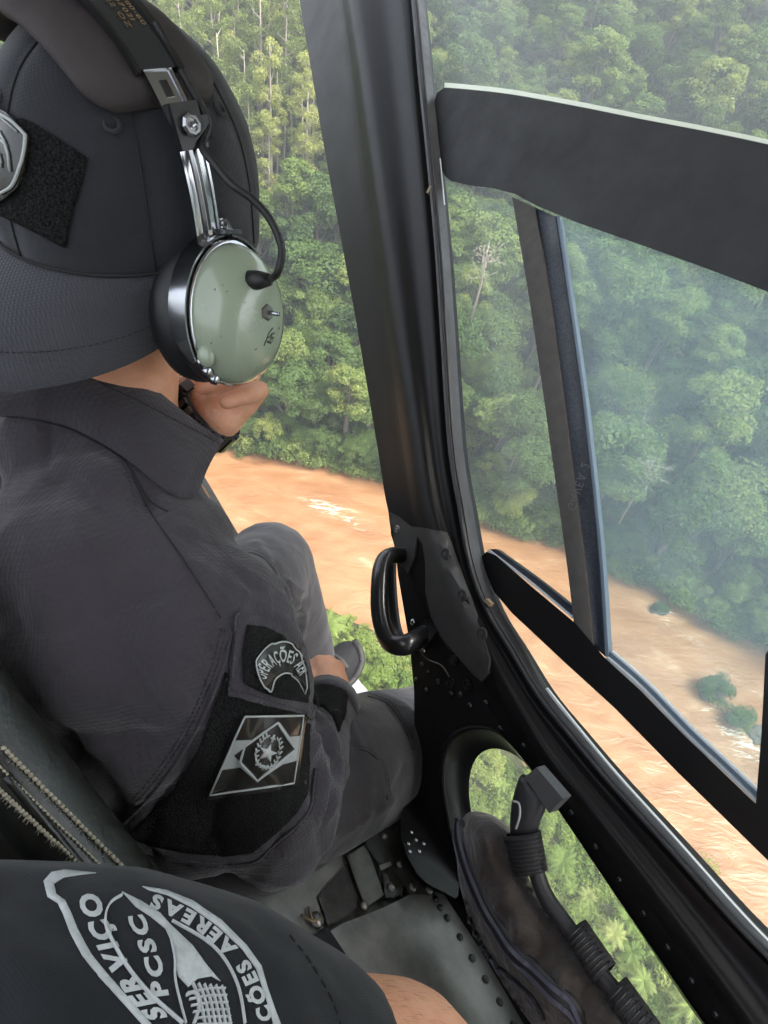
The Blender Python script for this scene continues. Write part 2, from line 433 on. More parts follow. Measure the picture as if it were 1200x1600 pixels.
# ------------------------------------------------------------------ land and river (world frame)
FARX = [-400, -90, -60, -29, -13, 0, 12, 17, 25, 30, 38, 42, 49, 70, 110, 400]
FARY = [90, 72, 69, 66.5, 65.8, 64.5, 60.5, 58.5, 58.0, 55, 52.5, 49, 47, 36, 20, -60]
NEARX = [-400, -60, -30, -11, -7.5, -2.7, 5, 12, 20, 29, 34, 39, 60, 110, 400]
NEARY = [70, 52, 45, 42.5, 41.5, 40, 37.5, 32, 25.5, 19.5, 16, 12.5, 0, -18, -90]
def yfar(x): return np.interp(x, FARX, FARY)
def ynear(x): return np.interp(x, NEARX, NEARY)
_r0 = np.random.default_rng(3)
_kx = _r0.normal(0, 1, (10, 2)) * np.linspace(.03, .22, 10)[:, None]; _ph = _r0.uniform(0, 6.3, 10); _am = np.linspace(1.6, .12, 10)
def lumps(x, y):
    s = 0
    for k, p, a in zip(_kx, _ph, _am): s = s + a * np.sin(k[0] * x + k[1] * y + p)
    return s
def height(x, y):
    x = np.asarray(x, float); y = np.asarray(y, float)
    d = y - yfar(x); e = ynear(x) - y
    hf = np.where(d > 0, np.minimum(d, 3) * .45 + .30 * np.clip(d - 3, 0, 45) + .52 * np.clip(d - 48, 0, 110), 0)
    hn = np.where(e > 0, np.minimum(e, 2.5) * .35 + .04 * np.clip(e - 2.5, 0, 60), 0)
    bank = np.clip(np.maximum(d, e) / 8, 0, 1)
    return np.where((d < 0) & (e < 0), -1.2 * np.clip(np.minimum(-d, -e) / 3, 0, 1) - .25, hf + hn + lumps(x, y) * .55 * bank - .05)

def nodes(m): return m.node_tree.nodes, m.node_tree.links
def ground_material():
    m = mat('forest_floor', (.030, .036, .014), .95, bump=(.9, .6, .3, 6), vary=(.35, .5, (.075, .075, .028)))
    return m
def sheet(name, xs, ys, zf, m):
    X, Y = np.meshgrid(xs, ys); Z = zf(X, Y); n = len(xs)
    v = np.stack([X, Y, Z], -1).reshape(-1, 3)
    f = [(j * n + i, j * n + i + 1, (j + 1) * n + i + 1, (j + 1) * n + i) for j in range(len(ys) - 1) for i in range(n - 1)]
    return link(name, v, f, m, eye=False), v
gxs = np.concatenate([np.linspace(-1500, -170, 14), np.arange(-160, 190, 3.), np.linspace(200, 1500, 14)])
gys = np.concatenate([np.linspace(-1500, -70, 14), np.arange(-60, 240, 2.5), np.linspace(250, 1500, 14)])
gnd, _ = sheet('ground', gxs, gys, height, ground_material()); tag(gnd, kind='structure')

# muddy river with rapids
FOAM = [(-8.0, 56.7, 3.2, 1.4, -.25, 1.5), (-3.5, 54.4, 5.2, .9, -.5, 1.1), (42.6, 31.5, 4.5, 1.6, -1.0, 1.2), (40.5, 34.5, 3.5, 1.0, -.8, 1.1), (44.5, 28.5, 4.5, 1.8, -1.0, .9),
        (39, 45.5, 7, .8, -.75, .75), (37.2, 48.6, 1.6, .8, -.5, .9), (44, 40, 4.0, .6, -.7, .8), (28.3, 25.6, 2.2, 1.1, -.7, 1.1), (33, 22.5, 3, .5, -.8, .6), (24, 30, 3, .4, -.7, .5),
        (20, 33, 2, .5, -.3, .5), (30, 34, 4, .3, -.6, .35), (-18, 52, 7, 1.8, -.15, .22), (-14, 47.5, 6, 1.5, -.1, .2), (3, 48, 8, 2, -.2, .15), (36, 18.5, 2.5, .6, -.6, .6), (47, 33, 3, 1.2, -.8, .7), (38, 30, 3, .4, -.9, .6)]
def wave(X, Y):
    return .05 * np.sin(.9 * X + .5 * Y + lumps(X * 3, Y * 3)) + .04 * np.sin(1.7 * Y - .6 * X + 2 * lumps(X * 2 + 9, Y * 2))
wxs = np.concatenate([np.linspace(-400, -60, 12), np.arange(-56, 84, .7), np.linspace(90, 400, 10)])
wys = np.concatenate([np.linspace(-60, 0, 8), np.arange(2, 76, .7), np.linspace(80, 100, 4)])
wm = mat('muddy_water', (.46, .235, .105), .30, spec=.35)
n_, L_ = nodes(wm); b_ = n_['Principled BSDF']
tc = n_.new('ShaderNodeTexCoord'); at = n_.new('ShaderNodeAttribute'); at.attribute_name = 'foam'
mp = n_.new('ShaderNodeMapping'); mp.inputs['Rotation'].default_value = (0, 0, .5); mp.inputs['Scale'].default_value = (.5, 1, 1); L_.new(tc.outputs['Object'], mp.inputs[0])
def wnoise(sc, det, rough, dist, v=mp):
    q = n_.new('ShaderNodeTexNoise'); q.inputs['Scale'].default_value = sc; q.inputs['Detail'].default_value = det; q.inputs['Roughness'].default_value = rough; q.inputs['Distortion'].default_value = dist
    L_.new(v.outputs[0], q.inputs['Vector']); return q
def wmath(op, a, b, c=None):
    q = n_.new('ShaderNodeMath'); q.operation = op
    for k, x in enumerate((a, b, c)):
        if x is None: continue
        if isinstance(x, (int, float)): q.inputs[k].default_value = x
        else: L_.new(x, q.inputs[k])
    return q.outputs[0]
n1 = wnoise(.30, 4, .5, .8); mp2 = n_.new('ShaderNodeMapping'); mp2.inputs['Rotation'].default_value = (0, 0, .45); mp2.inputs['Scale'].default_value = (.3, 1.5, 1); L_.new(tc.outputs['Object'], mp2.inputs[0]); n3 = wnoise(1.5, 8, .7, 1.4, mp2); n2 = wnoise(.75, 5, .55, 1.2)
st = n_.new('ShaderNodeMapRange'); st.inputs[1].default_value = .47; st.inputs[2].default_value = .66; L_.new(n3.outputs[0], st.inputs[0])
fm = wmath('MULTIPLY', at.outputs['Fac'], st.outputs[0])                       # broken foam
val = wmath('MULTIPLY_ADD', fm, .62, n1.outputs[0])
rp = n_.new('ShaderNodeValToRGB'); e = rp.color_ramp.elements; e[0].position = .32; e[0].color = (.28, .132, .055, 1); e[1].position = .95; e[1].color = (.82, .76, .66, 1)
for ps, c in ((.48, (.325, .162, .070)), (.64, (.375, .20, .094)), (.76, (.52, .34, .20))):
    q = rp.color_ramp.elements.new(ps); q.color = (*c, 1)
L_.new(val, rp.inputs[0]); L_.new(rp.outputs[0], b_.inputs['Base Color'])
b_.inputs['Roughness'].default_value = .28; b_.inputs['Specular IOR Level'].default_value = .5
bp = n_.new('ShaderNodeBump'); bp.inputs['Strength'].default_value = .6; bp.inputs['Distance'].default_value = .30
hgt = wmath('MULTIPLY_ADD', n3.outputs[0], .12, n2.outputs[0]); hgt = wmath('MULTIPLY_ADD', fm, .5, hgt)
L_.new(hgt, bp.inputs['Height']); L_.new(bp.outputs[0], b_.inputs['Normal'])
riv, rv_ = sheet('river', wxs, wys, wave, wm); tag(riv, kind='structure')
fo = np.zeros(len(rv_))
for fx, fy, l, w, sl, a in FOAM:
    c, s = 1 / math.hypot(1, sl), sl / math.hypot(1, sl)
    dx = rv_[:, 0] - fx; dy = rv_[:, 1] - fy; p_ = dx * c + dy * s; q_ = -dx * s + dy * c
    fo = np.maximum(fo, a * np.exp(-(p_ / l) ** 2 - (q_ / w) ** 2))
att = riv.data.attributes.new('foam', 'FLOAT', 'POINT'); att.data.foreach_set('value', fo)

# ------------------------------------------------------------------ vegetation
def leaf_mat(name, stops, trans=.35, nscale=.55):
    m = bpy.data.materials.new(name); m.use_nodes = True; n, L = nodes(m)
    n.remove(n['Principled BSDF']); out = n['Material Output']
    tc = n.new('ShaderNodeTexCoord'); oi = n.new('ShaderNodeObjectInfo')
    nz = n.new('ShaderNodeTexNoise'); nz.inputs['Scale'].default_value = nscale; nz.inputs['Detail'].default_value = 5; nz.inputs['Roughness'].default_value = .6
    L.new(tc.outputs['Object'], nz.inputs['Vector'])
    ge = n.new('ShaderNodeNewGeometry')
    mr = n.new('ShaderNodeMath'); mr.operation = 'MULTIPLY_ADD'; L.new(oi.outputs['Random'], mr.inputs[0]); mr.inputs[1].default_value = .75
    mz = n.new('ShaderNodeMath'); mz.operation = 'MULTIPLY_ADD'; L.new(nz.outputs[0], mz.inputs[0]); mz.inputs[1].default_value = .5; mz.inputs[2].default_value = -.18
    m3 = n.new('ShaderNodeMath'); m3.operation = 'MULTIPLY_ADD'; L.new(ge.outputs['Random Per Island'], m3.inputs[0]); m3.inputs[1].default_value = .16; L.new(mz.outputs[0], m3.inputs[2])
    L.new(m3.outputs[0], mr.inputs[2])
    rp = n.new('ShaderNodeValToRGB'); els = rp.color_ramp.elements
    for i, (ps, c) in enumerate(stops):
        q = els[i] if i < 2 else els.new(ps)
        q.position = ps; q.color = (*c, 1)
    L.new(mr.outputs[0], rp.inputs[0])
    df = n.new('ShaderNodeBsdfDiffuse'); tl = n.new('ShaderNodeBsdfTranslucent'); gl = n.new('ShaderNodeBsdfGlossy'); gl.inputs['Roughness'].default_value = .45
    hs = n.new('ShaderNodeHueSaturation'); hs.inputs['Hue'].default_value = .485; hs.inputs['Value'].default_value = 1.25; L.new(rp.outputs[0], hs.inputs['Color'])
    L.new(rp.outputs[0], df.inputs[0]); L.new(hs.outputs[0], tl.inputs[0])
    mx = n.new('ShaderNodeMixShader'); mx.inputs[0].default_value = trans; L.new(df.outputs[0], mx.inputs[1]); L.new(tl.outputs[0], mx.inputs[2])
    m2 = n.new('ShaderNodeMixShader'); m2.inputs[0].default_value = .012; L.new(mx.outputs[0], m2.inputs[1]); L.new(gl.outputs[0], m2.inputs[2])
    L.new(m2.outputs[0], out.inputs[0]); return m
M['leaf'] = leaf_mat('broad_leaf', [(0, (0.049, 0.091, 0.026)), (1, (0.330, 0.346, 0.091)), (.28, (0.079, 0.135, 0.036)), (.55, (0.124, 0.190, 0.049)), (.8, (0.190, 0.256, 0.066))])
M['leaf_euc'] = leaf_mat('eucalyptus_leaf', [(0, (0.140, 0.181, 0.058)), (1, (0.412, 0.420, 0.140)), (.4, (0.214, 0.264, 0.079)), (.7, (0.297, 0.346, 0.107))], .4)
M['leaf_near'] = leaf_mat('near_leaf', [(0, (0.124, 0.198, 0.041)), (1, (0.412, 0.420, 0.132)), (.4, (0.198, 0.281, 0.058)), (.7, (0.281, 0.363, 0.091))], .4)
M['leaf_palm'] = leaf_mat('palm_leaf', [(0, (0.140, 0.206, 0.049)), (1, (0.420, 0.420, 0.165)), (.4, (0.198, 0.281, 0.066)), (.7, (0.297, 0.380, 0.107))], .35)
M['bark'] = mat('bark', (.11, .09, .065), .9, vary=(2, .5, (.20, .17, .13)))
M['bark_pale'] = mat('pale_bark', (.42, .37, .30), .85, vary=(1.2, .5, (.30, .25, .19)))
M['rock'] = mat('rock', (.10, .09, .075), .85, bump=(2, .8, .3, 6), vary=(1.5, .5, (.17, .15, .12)))
M['dead'] = mat('dead_leaf', (.28, .24, .16), .9)

rng = np.random.default_rng(11)
def unit(v): return v / (np.linalg.norm(v, axis=-1, keepdims=True) + 1e-9)
def leaves(c, rc, n, ls, up=.5, wide=.6, droop=0.):
    """leaf quads over clumps: c (k,3), rc (k,3 radii)"""
    k = len(c); idx = rng.integers(0, k, n)
    d = unit(rng.normal(0, 1, (n, 3))); d[:, 2] = np.where((d[:, 2] < -.25) & (rng.random(n) < .75), -d[:, 2], d[:, 2])
    r = rng.random(n) ** .28
    p = c[idx] + d * rc[idx] * r[:, None]
    nn = unit(d * .7 + rng.normal(0, .55, (n, 3)) + np.array([0, 0, up]))
    t = unit(np.cross(nn, rng.normal(0, 1, (n, 3)))); 
    if droop: t = unit(t + np.array([0, 0, -droop])); nn = unit(nn - (nn * t).sum(1, keepdims=True) * t)
    s = np.cross(nn, t)
    l = ls * rng.uniform(.6, 1.35, (n, 1)); w = l * wide * rng.uniform(.7, 1.2, (n, 1))
    q = np.stack([p - t * l, p + s * w * .8 - t * l * .1, p + t * l, p - s * w * .8 - t * l * .1], 1).reshape(-1, 3)
    f = np.arange(4 * n).reshape(-1, 4)
    return q, f
def mesh_of(name, v, f, m, smooth=False):
    me = bpy.data.meshes.new(name); me.from_pydata(np.asarray(v).tolist(), [], [tuple(map(int, q)) for q in f]); me.update(); me.materials.append(M[m])
    if smooth: me.shade_smooth()
    return me
def branches(h0, tips, r0, lean=(0, 0), topfrac=1.):
    b = B(); top = np.array([lean[0], lean[1], h0])
    st = [np.array([0, 0, -.8]), np.array([lean[0] * .2, lean[1] * .2 + .1, h0 * .35]), np.array([lean[0] * .6, lean[1] * .6 - .1, h0 * .7]), top]
    b.tube(st, [r0 * 1.25, r0, r0 * .8, r0 * .45], 7)
    for t in tips:
        t = np.asarray(t); s = .35 + .6 * rng.random(); base = top * s; mid = base * .45 + t * .55 + np.array([0, 0, -.25]) + rng.normal(0, .2, 3)
        b.tube([base, mid, t], [r0 * .42, r0 * .25, r0 * .07], 5, caps=False)
    return b
def broadleaf(h, rx, rz, nc, nl, ls, wide=.6):
    """spreading crown of overlapping leaf clumps"""
    th = rng.uniform(0, 2 * PI, nc); rr = np.sqrt(rng.random(nc)); zz = rng.uniform(-.55, 1, nc)
    lim = np.sqrt(np.clip(1 - np.clip(zz, -.6, 1) ** 2 * .9, .05, 1))
    sx, sy = rng.uniform(.8, 1.2), rng.uniform(.8, 1.2)
    c = np.stack([np.cos(th) * rr * lim * rx * .82 * sx, np.sin(th) * rr * lim * rx * .82 * sy, h - rz + zz * rz * .85], 1)
    r0 = rng.uniform(.22, .42, nc) * rx
    rc = np.stack([r0, r0, r0 * .62], 1)
    v, f = leaves(c, rc, nl, ls, .55, wide)
    cm = mesh_of('crown', v, f, 'leaf')
    tips = c[rng.choice(nc, min(7, nc), False)]
    b = branches(h - rz, tips, .16 + .012 * h)
    return cm, mesh_of('trunk', b.v, b.f, 'bark', True)
def eucalypt(h):
    nc = 34; zz = rng.uniform(.36, 1, nc) ** .8; th = rng.uniform(0, 2 * PI, nc)
    R = (.16 + .84 * np.sin(np.clip((zz - .28) / .72, 0, 1) * PI * .86)) * 2.5 * rng.uniform(.35, 1, nc)
    c = np.stack([np.cos(th) * R, np.sin(th) * R, zz * h], 1); r0 = rng.uniform(.65, 1.25, nc)
    rc = np.stack([r0, r0, r0 * .85], 1)
    v, f = leaves(c, rc, 5200, .20, .25, .42, .5)
    b = B(); l = rng.normal(0, .4, 2)
    b.tube([(0, 0, -1), (l[0] * .3, l[1] * .3, h * .35), (l[0] * .8, l[1] * .8, h * .7), (l[0], l[1], h * .97)], [.30, .24, .16, .05], 7)
    for k in range(16):
        q = c[rng.integers(nc)]; z0 = q[2] - rng.uniform(.8, 2.4); fr = z0 / h
        b.tube([(l[0] * fr, l[1] * fr, z0), ((q[0] + l[0] * fr) * .5, (q[1] + l[1] * fr) * .5, z0 + .6), q], [.09, .06, .02], 4, caps=False)
    return mesh_of('crown', v, f, 'leaf_euc'), mesh_of('trunk', b.v, b.f, 'bark_pale', True)
def palm(h, fl, nf=16, drop=1.0):
    vs, fs = [], []; k = 0
    for i in range(nf):
        az = i * 2.4 + rng.uniform(-.2, .2); el = rng.uniform(.15, 1.25); L = fl * rng.uniform(.8, 1.1)
        dirv = np.array([math.cos(az), math.sin(az)]); pts = []
        for s in np.linspace(0, 1, 22):
            x = L * (s * math.cos(el * .8) + .12 * s * s); z = L * (s * math.sin(el) - drop * .75 * s * s * (1.1 - .25 * el))
            pts.append(np.array([dirv[0] * x, dirv[1] * x, h + z]))
        side = np.array([-dirv[1], dirv[0], 0])
        for j in range(2, 21):
            t = unit(pts[j + 1] - pts[j]); ll = L * .26 * math.sin(PI * min(1, (j + 1.5) / 22.) ** .8) + .12
            for sgn in (-1, 1):
                d = unit(side * sgn * .85 + t * .55 + np.array([0, 0, -.35 + rng.uniform(-.2, .2)])); p0 = pts[j]; w = t * .055 * fl / 3
                vs += [p0 - w, p0 + w, p0 + d * ll + np.array([0, 0, -.06 * ll])]; fs.append((k, k + 1, k + 2)); k += 3
        for j in range(21):
            w = side * .03; vs += [pts[j] - w, pts[j] + w, pts[j + 1] + w, pts[j + 1] - w]; fs.append((k, k + 1, k + 2, k + 3)); k += 4
    b = B(); b.tube([(0, 0, -.6), (.05, .05, h * .5), (0, 0, h)], [.2, .15, .13], 8)
    return mesh_of('crown', vs, fs, 'leaf_palm'), mesh_of('trunk', b.v, b.f, 'bark', True)
def bush(rx, h, nl, ls, m='leaf_near', wide=.5):
    nc = 16; th = rng.uniform(0, 2 * PI, nc); rr = np.sqrt(rng.random(nc)) * rx * .75
    c = np.stack([np.cos(th) * rr, np.sin(th) * rr, rng.uniform(.2, .8, nc) * h * (1 - .4 * (rr / rx) ** 2)], 1); r0 = rng.uniform(.25, .45, nc) * rx
    v, f = leaves(c, np.stack([r0, r0, r0 * .8], 1), nl, ls, .5, wide)
    b = B()
    for q in c[:6]: b.tube([(q[0] * .1, q[1] * .1, -.3), (q[0] * .5, q[1] * .5, q[2] * .5), q], [.06, .045, .015], 5)
    return mesh_of('foliage', v, f, m), mesh_of('stem', b.v, b.f, 'bark', True)
def dead_tree(h):
    b = B(); b.tube([(0, 0, -.5), (.2, 0, h * .5), (0, .2, h)], [.16, .12, .04], 6)
    for k in range(11):
        z = h * rng.uniform(.45, .95); d = unit(rng.normal(0, 1, 3) + np.array([0, 0, .6])); l = h * rng.uniform(.15, .33)
        q = np.array([.1, .1, z]) + d * l; b.tube([(.1, .1, z), q], [.06, .02], 4)
        for j in range(3):
            d2 = unit(d + rng.normal(0, .6, 3)); b.tube([np.array([.1, .1, z]) + d * l * .6, np.array([.1, .1, z]) + d * l * .6 + d2 * l * .5], [.03, .008], 4)
    c = np.array([[0, 0, h * .8]]); v, f = leaves(c, np.array([[h * .2, h * .2, h * .16]]), 240, .13, .3, .5)
    return mesh_of('crown', v, f, 'dead'), mesh_of('trunk', b.v, b.f, 'bark_pale', True)

def plant(name, parts, loc, rz, sc, label, cat, group, names=('crown', 'trunk'), tilt=0.):
    o = bpy.data.objects.new(name, None); COL.objects.link(o); o.location = loc; o.rotation_euler = (tilt, tilt * .6, rz); o.scale = (sc[0], sc[0], sc[1]) if hasattr(sc, '__len__') else (sc,) * 3
    tag(o, label, cat, group)
    for me, nm in zip(parts, names):
        c = bpy.data.objects.new(nm, me); COL.objects.link(c); c.parent = o
    return o

def project(p):
    q = (np.asarray(p, float) - EYE) @ ROT
    return np.array([600 + FPX * q[0] / q[2], 800 + FPX * q[1] / q[2], q[2]]) if q[2] > 1 else np.array([1e5, 1e5, q[2]])

BL = [broadleaf(*a) for a in [(11, 3.6, 3.0, 30, 6500, .19), (13, 4.4, 3.4, 38, 8200, .20), (9, 3.0, 2.9, 24, 5200, .17, .5), (12, 3.9, 3.9, 34, 7200, .18, .75), (15, 4.0, 4.6, 38, 7800, .20),
                             (10, 4.2, 2.5, 32, 6500, .16, .5), (14, 3.1, 4.2, 30, 6200, .17), (8, 2.7, 2.4, 20, 4300, .16, .8)]]
EU = [eucalypt(h) for h in (25, 28, 23, 27)]
PM = [palm(*a) for a in [(4.5, 3.6, 17), (6.5, 4.2, 18), (3.0, 3.2, 15)]]
BU = [bush(*a) for a in [(1.7, 1.8, 2600, .11), (2.3, 2.4, 3400, .13), (1.3, 1.3, 1800, .10), (2.0, 3.0, 3000, .15, 'leaf_near', .8)]]
DT = [dead_tree(h) for h in (9, 12)]

spots = []
for gx in np.arange(-100, 150, 4.9):
    for gy in np.arange(20, 190, 4.9):
        x = gx + rng.uniform(-1.9, 1.9); y = gy + rng.uniform(-1.9, 1.9); d = y - yfar(x)
        if d < .2 or d > 118: continue
        z = float(height(x, y)); pr = project((x, y, z + 8))
        if pr[2] < 1 or pr[0] < -250 or pr[0] > 1500 or pr[1] < -330 or pr[1] > 1500: continue
        spots.append((x, y, z, d, pr))
# bank fringe: low trees leaning over the water
for x in np.arange(-45, 75, 2.6):
    xx = x + rng.uniform(-.8, .8); y = float(yfar(xx)) + rng.uniform(-.5, .9); spots.append((xx, y, max(.1, float(height(xx, y))), -1, project((xx, y, 4))))
trees, rest = [], []
for s in spots:
    x, y, z, d, pr = s
    grove = 245 < pr[0] < 590 and 30 < d < 92 and x < -2 and (pr[1] < 330)
    vis = ((250 < pr[0] < 620) and -60 < pr[1] < 800) or (650 < pr[0] < 1260 and -60 < pr[1] < 1080)
    s = (*s, grove)
    (trees if vis else rest).append(s)
trees.sort(key=lambda s: s[4][2])
def where(pr, d):
    """which opening the tree shows in, and how far up the slope it stands"""
    x, y = pr[0], pr[1]
    op = 'through the open doorway' if x < 640 else ('in the top window strip' if y < 190 + (x - 680) * .2 else ('in the narrow left pane' if x < 850 + (y - 400) * .13 else 'in the large sliding pane'))
    up = 'low bushy tree overhanging the muddy water' if d < 0 else ('leafy tree just behind the bank fringe' if d < 16 else ('broad-crowned tree on the lower slope' if d < 34 else ('broad-crowned tree halfway up the slope' if d < 58 else 'small distant tree high on the hillside')))
    return up + ', seen ' + op, up.replace(' tree', ' trees') + ' ' + op
nb = ne = 0
for x, y, z, d, pr, grove in trees:
    side = 0 if pr[0] < 640 else 1
    rz = rng.uniform(0, 6.28)
    if grove and ne < 70:
        ne += 1
        plant('eucalyptus_tree', EU[rng.integers(4)], (x, y, z), rz, rng.uniform(.85, 1.12), ('tall slender eucalyptus at the lower front edge of the grove', 'tall slender eucalyptus in the middle of the grove', 'tall slender eucalyptus at the far upper edge of the grove')[0 if d < 45 else (1 if d < 65 else 2)], 'tree', 'eucalyptus grove on the slope', tilt=rng.normal(0, .02))
        continue
    if nb >= 292: rest.append((x, y, z, d, pr, grove)); continue
    nb += 1
    lab_ = where(pr, d)
    if d < 0: me = BL[[7, 2, 5][rng.integers(3)]]; sc = (rng.uniform(.6, .95), rng.uniform(.45, .75)); tl = rng.uniform(.05, .3)
    else: me = BL[rng.integers(8)]; q_s = rng.uniform(-.42, .42); sc = (math.exp(q_s), math.exp(q_s * .7) * rng.uniform(.85, 1.2)); tl = rng.normal(0, .05)
    plant('broadleaf_tree', me, (x, y, z), rz, sc, lab_[0], 'tree', lab_[1], tilt=tl)
print('TREES', nb, ne, len(rest))

def scatter(name, meshes, pts, scl, label, cat):
    """one mass of vegetation: instances of a few plants on points"""
    cc = bpy.data.collections.new(name + '_kinds')
    for k, me in enumerate(meshes): cc.objects.link(bpy.data.objects.new('%s_%02d' % (name, k), me))
    me = bpy.data.meshes.new(name); me.from_pydata([tuple(p) for p in pts], [], []); me.update()
    a = me.attributes.new('vi', 'INT', 'POINT'); a.data.foreach_set('value', rng.integers(0, len(meshes), len(pts)).astype(np.int32))
    a = me.attributes.new('rot', 'FLOAT_VECTOR', 'POINT'); r = np.zeros((len(pts), 3)); r[:, 2] = rng.uniform(0, 6.28, len(pts)); a.data.foreach_set('vector', r.ravel())
    a = me.attributes.new('sc', 'FLOAT', 'POINT'); a.data.foreach_set('value', rng.uniform(scl[0], scl[1], len(pts)))
    o = bpy.data.objects.new(name, me); COL.objects.link(o); tag(o, label, cat, kind='stuff')
    g = bpy.data.node_groups.new(name, 'GeometryNodeTree')
    g.interface.new_socket('Geometry', in_out='INPUT', socket_type='NodeSocketGeometry'); g.interface.new_socket('Geometry', in_out='OUTPUT', socket_type='NodeSocketGeometry')
    N = g.nodes; L = g.links; gi = N.new('NodeGroupInput'); go = N.new('NodeGroupOutput')
    ci = N.new('GeometryNodeCollectionInfo'); ci.inputs['Collection'].default_value = cc; ci.inputs['Separate Children'].default_value = True; ci.inputs['Reset Children'].default_value = True
    ip = N.new('GeometryNodeInstanceOnPoints'); ip.inputs['Pick Instance'].default_value = True
    def attr(nm, t):
        q = N.new('GeometryNodeInputNamedAttribute'); q.data_type = t; q.inputs['Name'].default_value = nm; return q.outputs[0]
    L.new(gi.outputs[0], ip.inputs['Points']); L.new(ci.outputs[0], ip.inputs['Instance'])
    L.new(attr('vi', 'INT'), ip.inputs['Instance Index']); L.new(attr('rot', 'FLOAT_VECTOR'), ip.inputs['Rotation']); L.new(attr('sc', 'FLOAT'), ip.inputs['Scale'])
    L.new(ip.outputs[0], go.inputs[0])
    md = o.modifiers.new('scatter', 'NODES'); md.node_group = g
    return o
# crown and trunk joined for the far mass
def joined(cm, tm):
    v = [tuple(p.co) for p in cm.vertices]; k = len(v); f = [tuple(p.vertices) for p in cm.polygons]
    v += [tuple(p.co) for p in tm.vertices]; f2 = [tuple(i + k for i in p.vertices) for p in tm.polygons]
    me = bpy.data.meshes.new('forest_kind'); me.from_pydata(v, [], f + f2); me.update(); me.materials.append(cm.materials[0]); me.materials.append(tm.materials[0])
    me.polygons.foreach_set('material_index', [0] * len(f) + [1] * len(f2)); return me
scatter('forest', [joined(*BL[i]) for i in (0, 1, 3, 4, 5)], [s[:3] for s in rest], (.8, 1.2), 'distant green forest trees massed around the edges of the view', 'forest')
up_ = []
for gx in np.arange(-80, 110, 3.0):
    for gy in np.arange(25, 175, 3.0):
        x = gx + rng.uniform(-1.3, 1.3); y = gy + rng.uniform(-1.3, 1.3); d = y - yfar(x)
        if d < -.6 or d > 100: continue
        pr = project((x, y, float(height(x, y)) + 2))
        if -80 < pr[0] < 1300 and -150 < pr[1] < 1200: up_.append((x, y, float(height(x, y)) - .2))
for x in np.arange(-50, 80, .8):
    xx = x + rng.uniform(-.4, .4); y = float(yfar(xx)) + rng.uniform(-.9, 1.2); up_.append((xx, y, max(-.1, float(height(xx, y)) - .2)))
UB = [joined(*bush(*a)) for a in [(2.2, 2.6, 1500, .17, 'leaf'), (2.8, 3.4, 1900, .19, 'leaf'), (1.8, 4.2, 1500, .17, 'leaf')]]
scatter('undergrowth', UB, up_, (.7, 1.4), 'dark green undergrowth filling the gaps between the forest trees', 'undergrowth')
# near bank ground cover
gc = []
for gx in np.arange(-30, 60, 1.25):
    for gy in np.arange(-14, 46, 1.25):
        x = gx + rng.uniform(-.6, .6); y = gy + rng.uniform(-.6, .6); e = ynear(x) - y
        if e < .6: continue
        pr = project((x, y, 1.));
        if not (380 < pr[0] < 1300 and 850 < pr[1] < 1800): continue
        if rng.random() < .25 and e < 4: continue
        gc.append((x, y, float(height(x, y)) - .1))
GC = [joined(*bush(*a)) for a in [(.9, .8, 500, .10), (1.1, 1.1, 650, .12), (.8, .6, 420, .09)]]
scatter('ground_cover', GC, gc, (.7, 1.5), 'low light green ground cover on the near bank', 'ground cover')

def near_at(px, py, zz=1.5):
    d = rayd(px, py) @ ROT.T; t = (zz - ALT) / d[2]; q = EYE + d * t; return q[0], q[1], float(height(q[0], q[1]))
# near bank, through the doorway
plant('palm_tree', PM[0], near_at(508, 1010, .6), .4, .8, 'pale green palm standing beside the muddy water left of the grab handle', 'palm', None)
for k, (px, py, sc, lb) in enumerate([(478, 975, .9, 'small leafy bush left of the riverside palm'), (590, 1045, 1.1, 'bright green bush between the shoe and the door post'), (570, 1000, .55, 'tiny bush on bare earth at the water edge above the shoe'),
                                      (625, 1075, 1.0, 'bright green bush beside the door post, just above the thigh'), (560, 1075, .9, 'bright green bush directly behind the shoe')]):
    plant('bush', BU[k % 4], near_at(px, py, 1), k * 1.3, sc, lb, 'bush', None, ('foliage', 'stem'))
# through the lower window
for k, (px, py, sc) in enumerate([(790, 1215, .30), (880, 1345, .40), (925, 1400, .36), (975, 1440, .46), (915, 1490, .42), (1000, 1530, .46), (955, 1570, .38), (1060, 1570, .42), (860, 1450, .34), (1030, 1490, .4), (945, 1455, .33), (900, 1380, .3), (985, 1490, .36)]):
    plant('palm_tree', PM[k % 3], near_at(px, py, 3.5), k * 1.9, sc, 'feathery light green palm seen from above through the lower window', 'palm', 'palms below the lower window', tilt=rng.normal(0, .08))
for k, (px, py, sc) in enumerate([(760, 1200, 1.2), (800, 1260, 1.0), (770, 1270, .9), (840, 1230, 1.0), (870, 1290, 1.2), (820, 1330, 1.0), (900, 1440, 1.1), (940, 1350, .9), (1000, 1480, 1.1), (1050, 1530, 1.3), (980, 1590, 1.0), (1080, 1590, 1.2), (1020, 1570, .9)]):
    plant('bush', BU[k % 4], near_at(px, py, 1.2), k * 2.1, sc, 'light green bush among the palms seen through the lower window', 'bush', 'bushes below the lower window', ('foliage', 'stem'))
plant('bush', BU[1], near_at(1100, 1372, 2.), 0, 1.3, 'bush tip rising at the water edge just above the sill of the large window', 'bush', None, ('foliage', 'stem'))
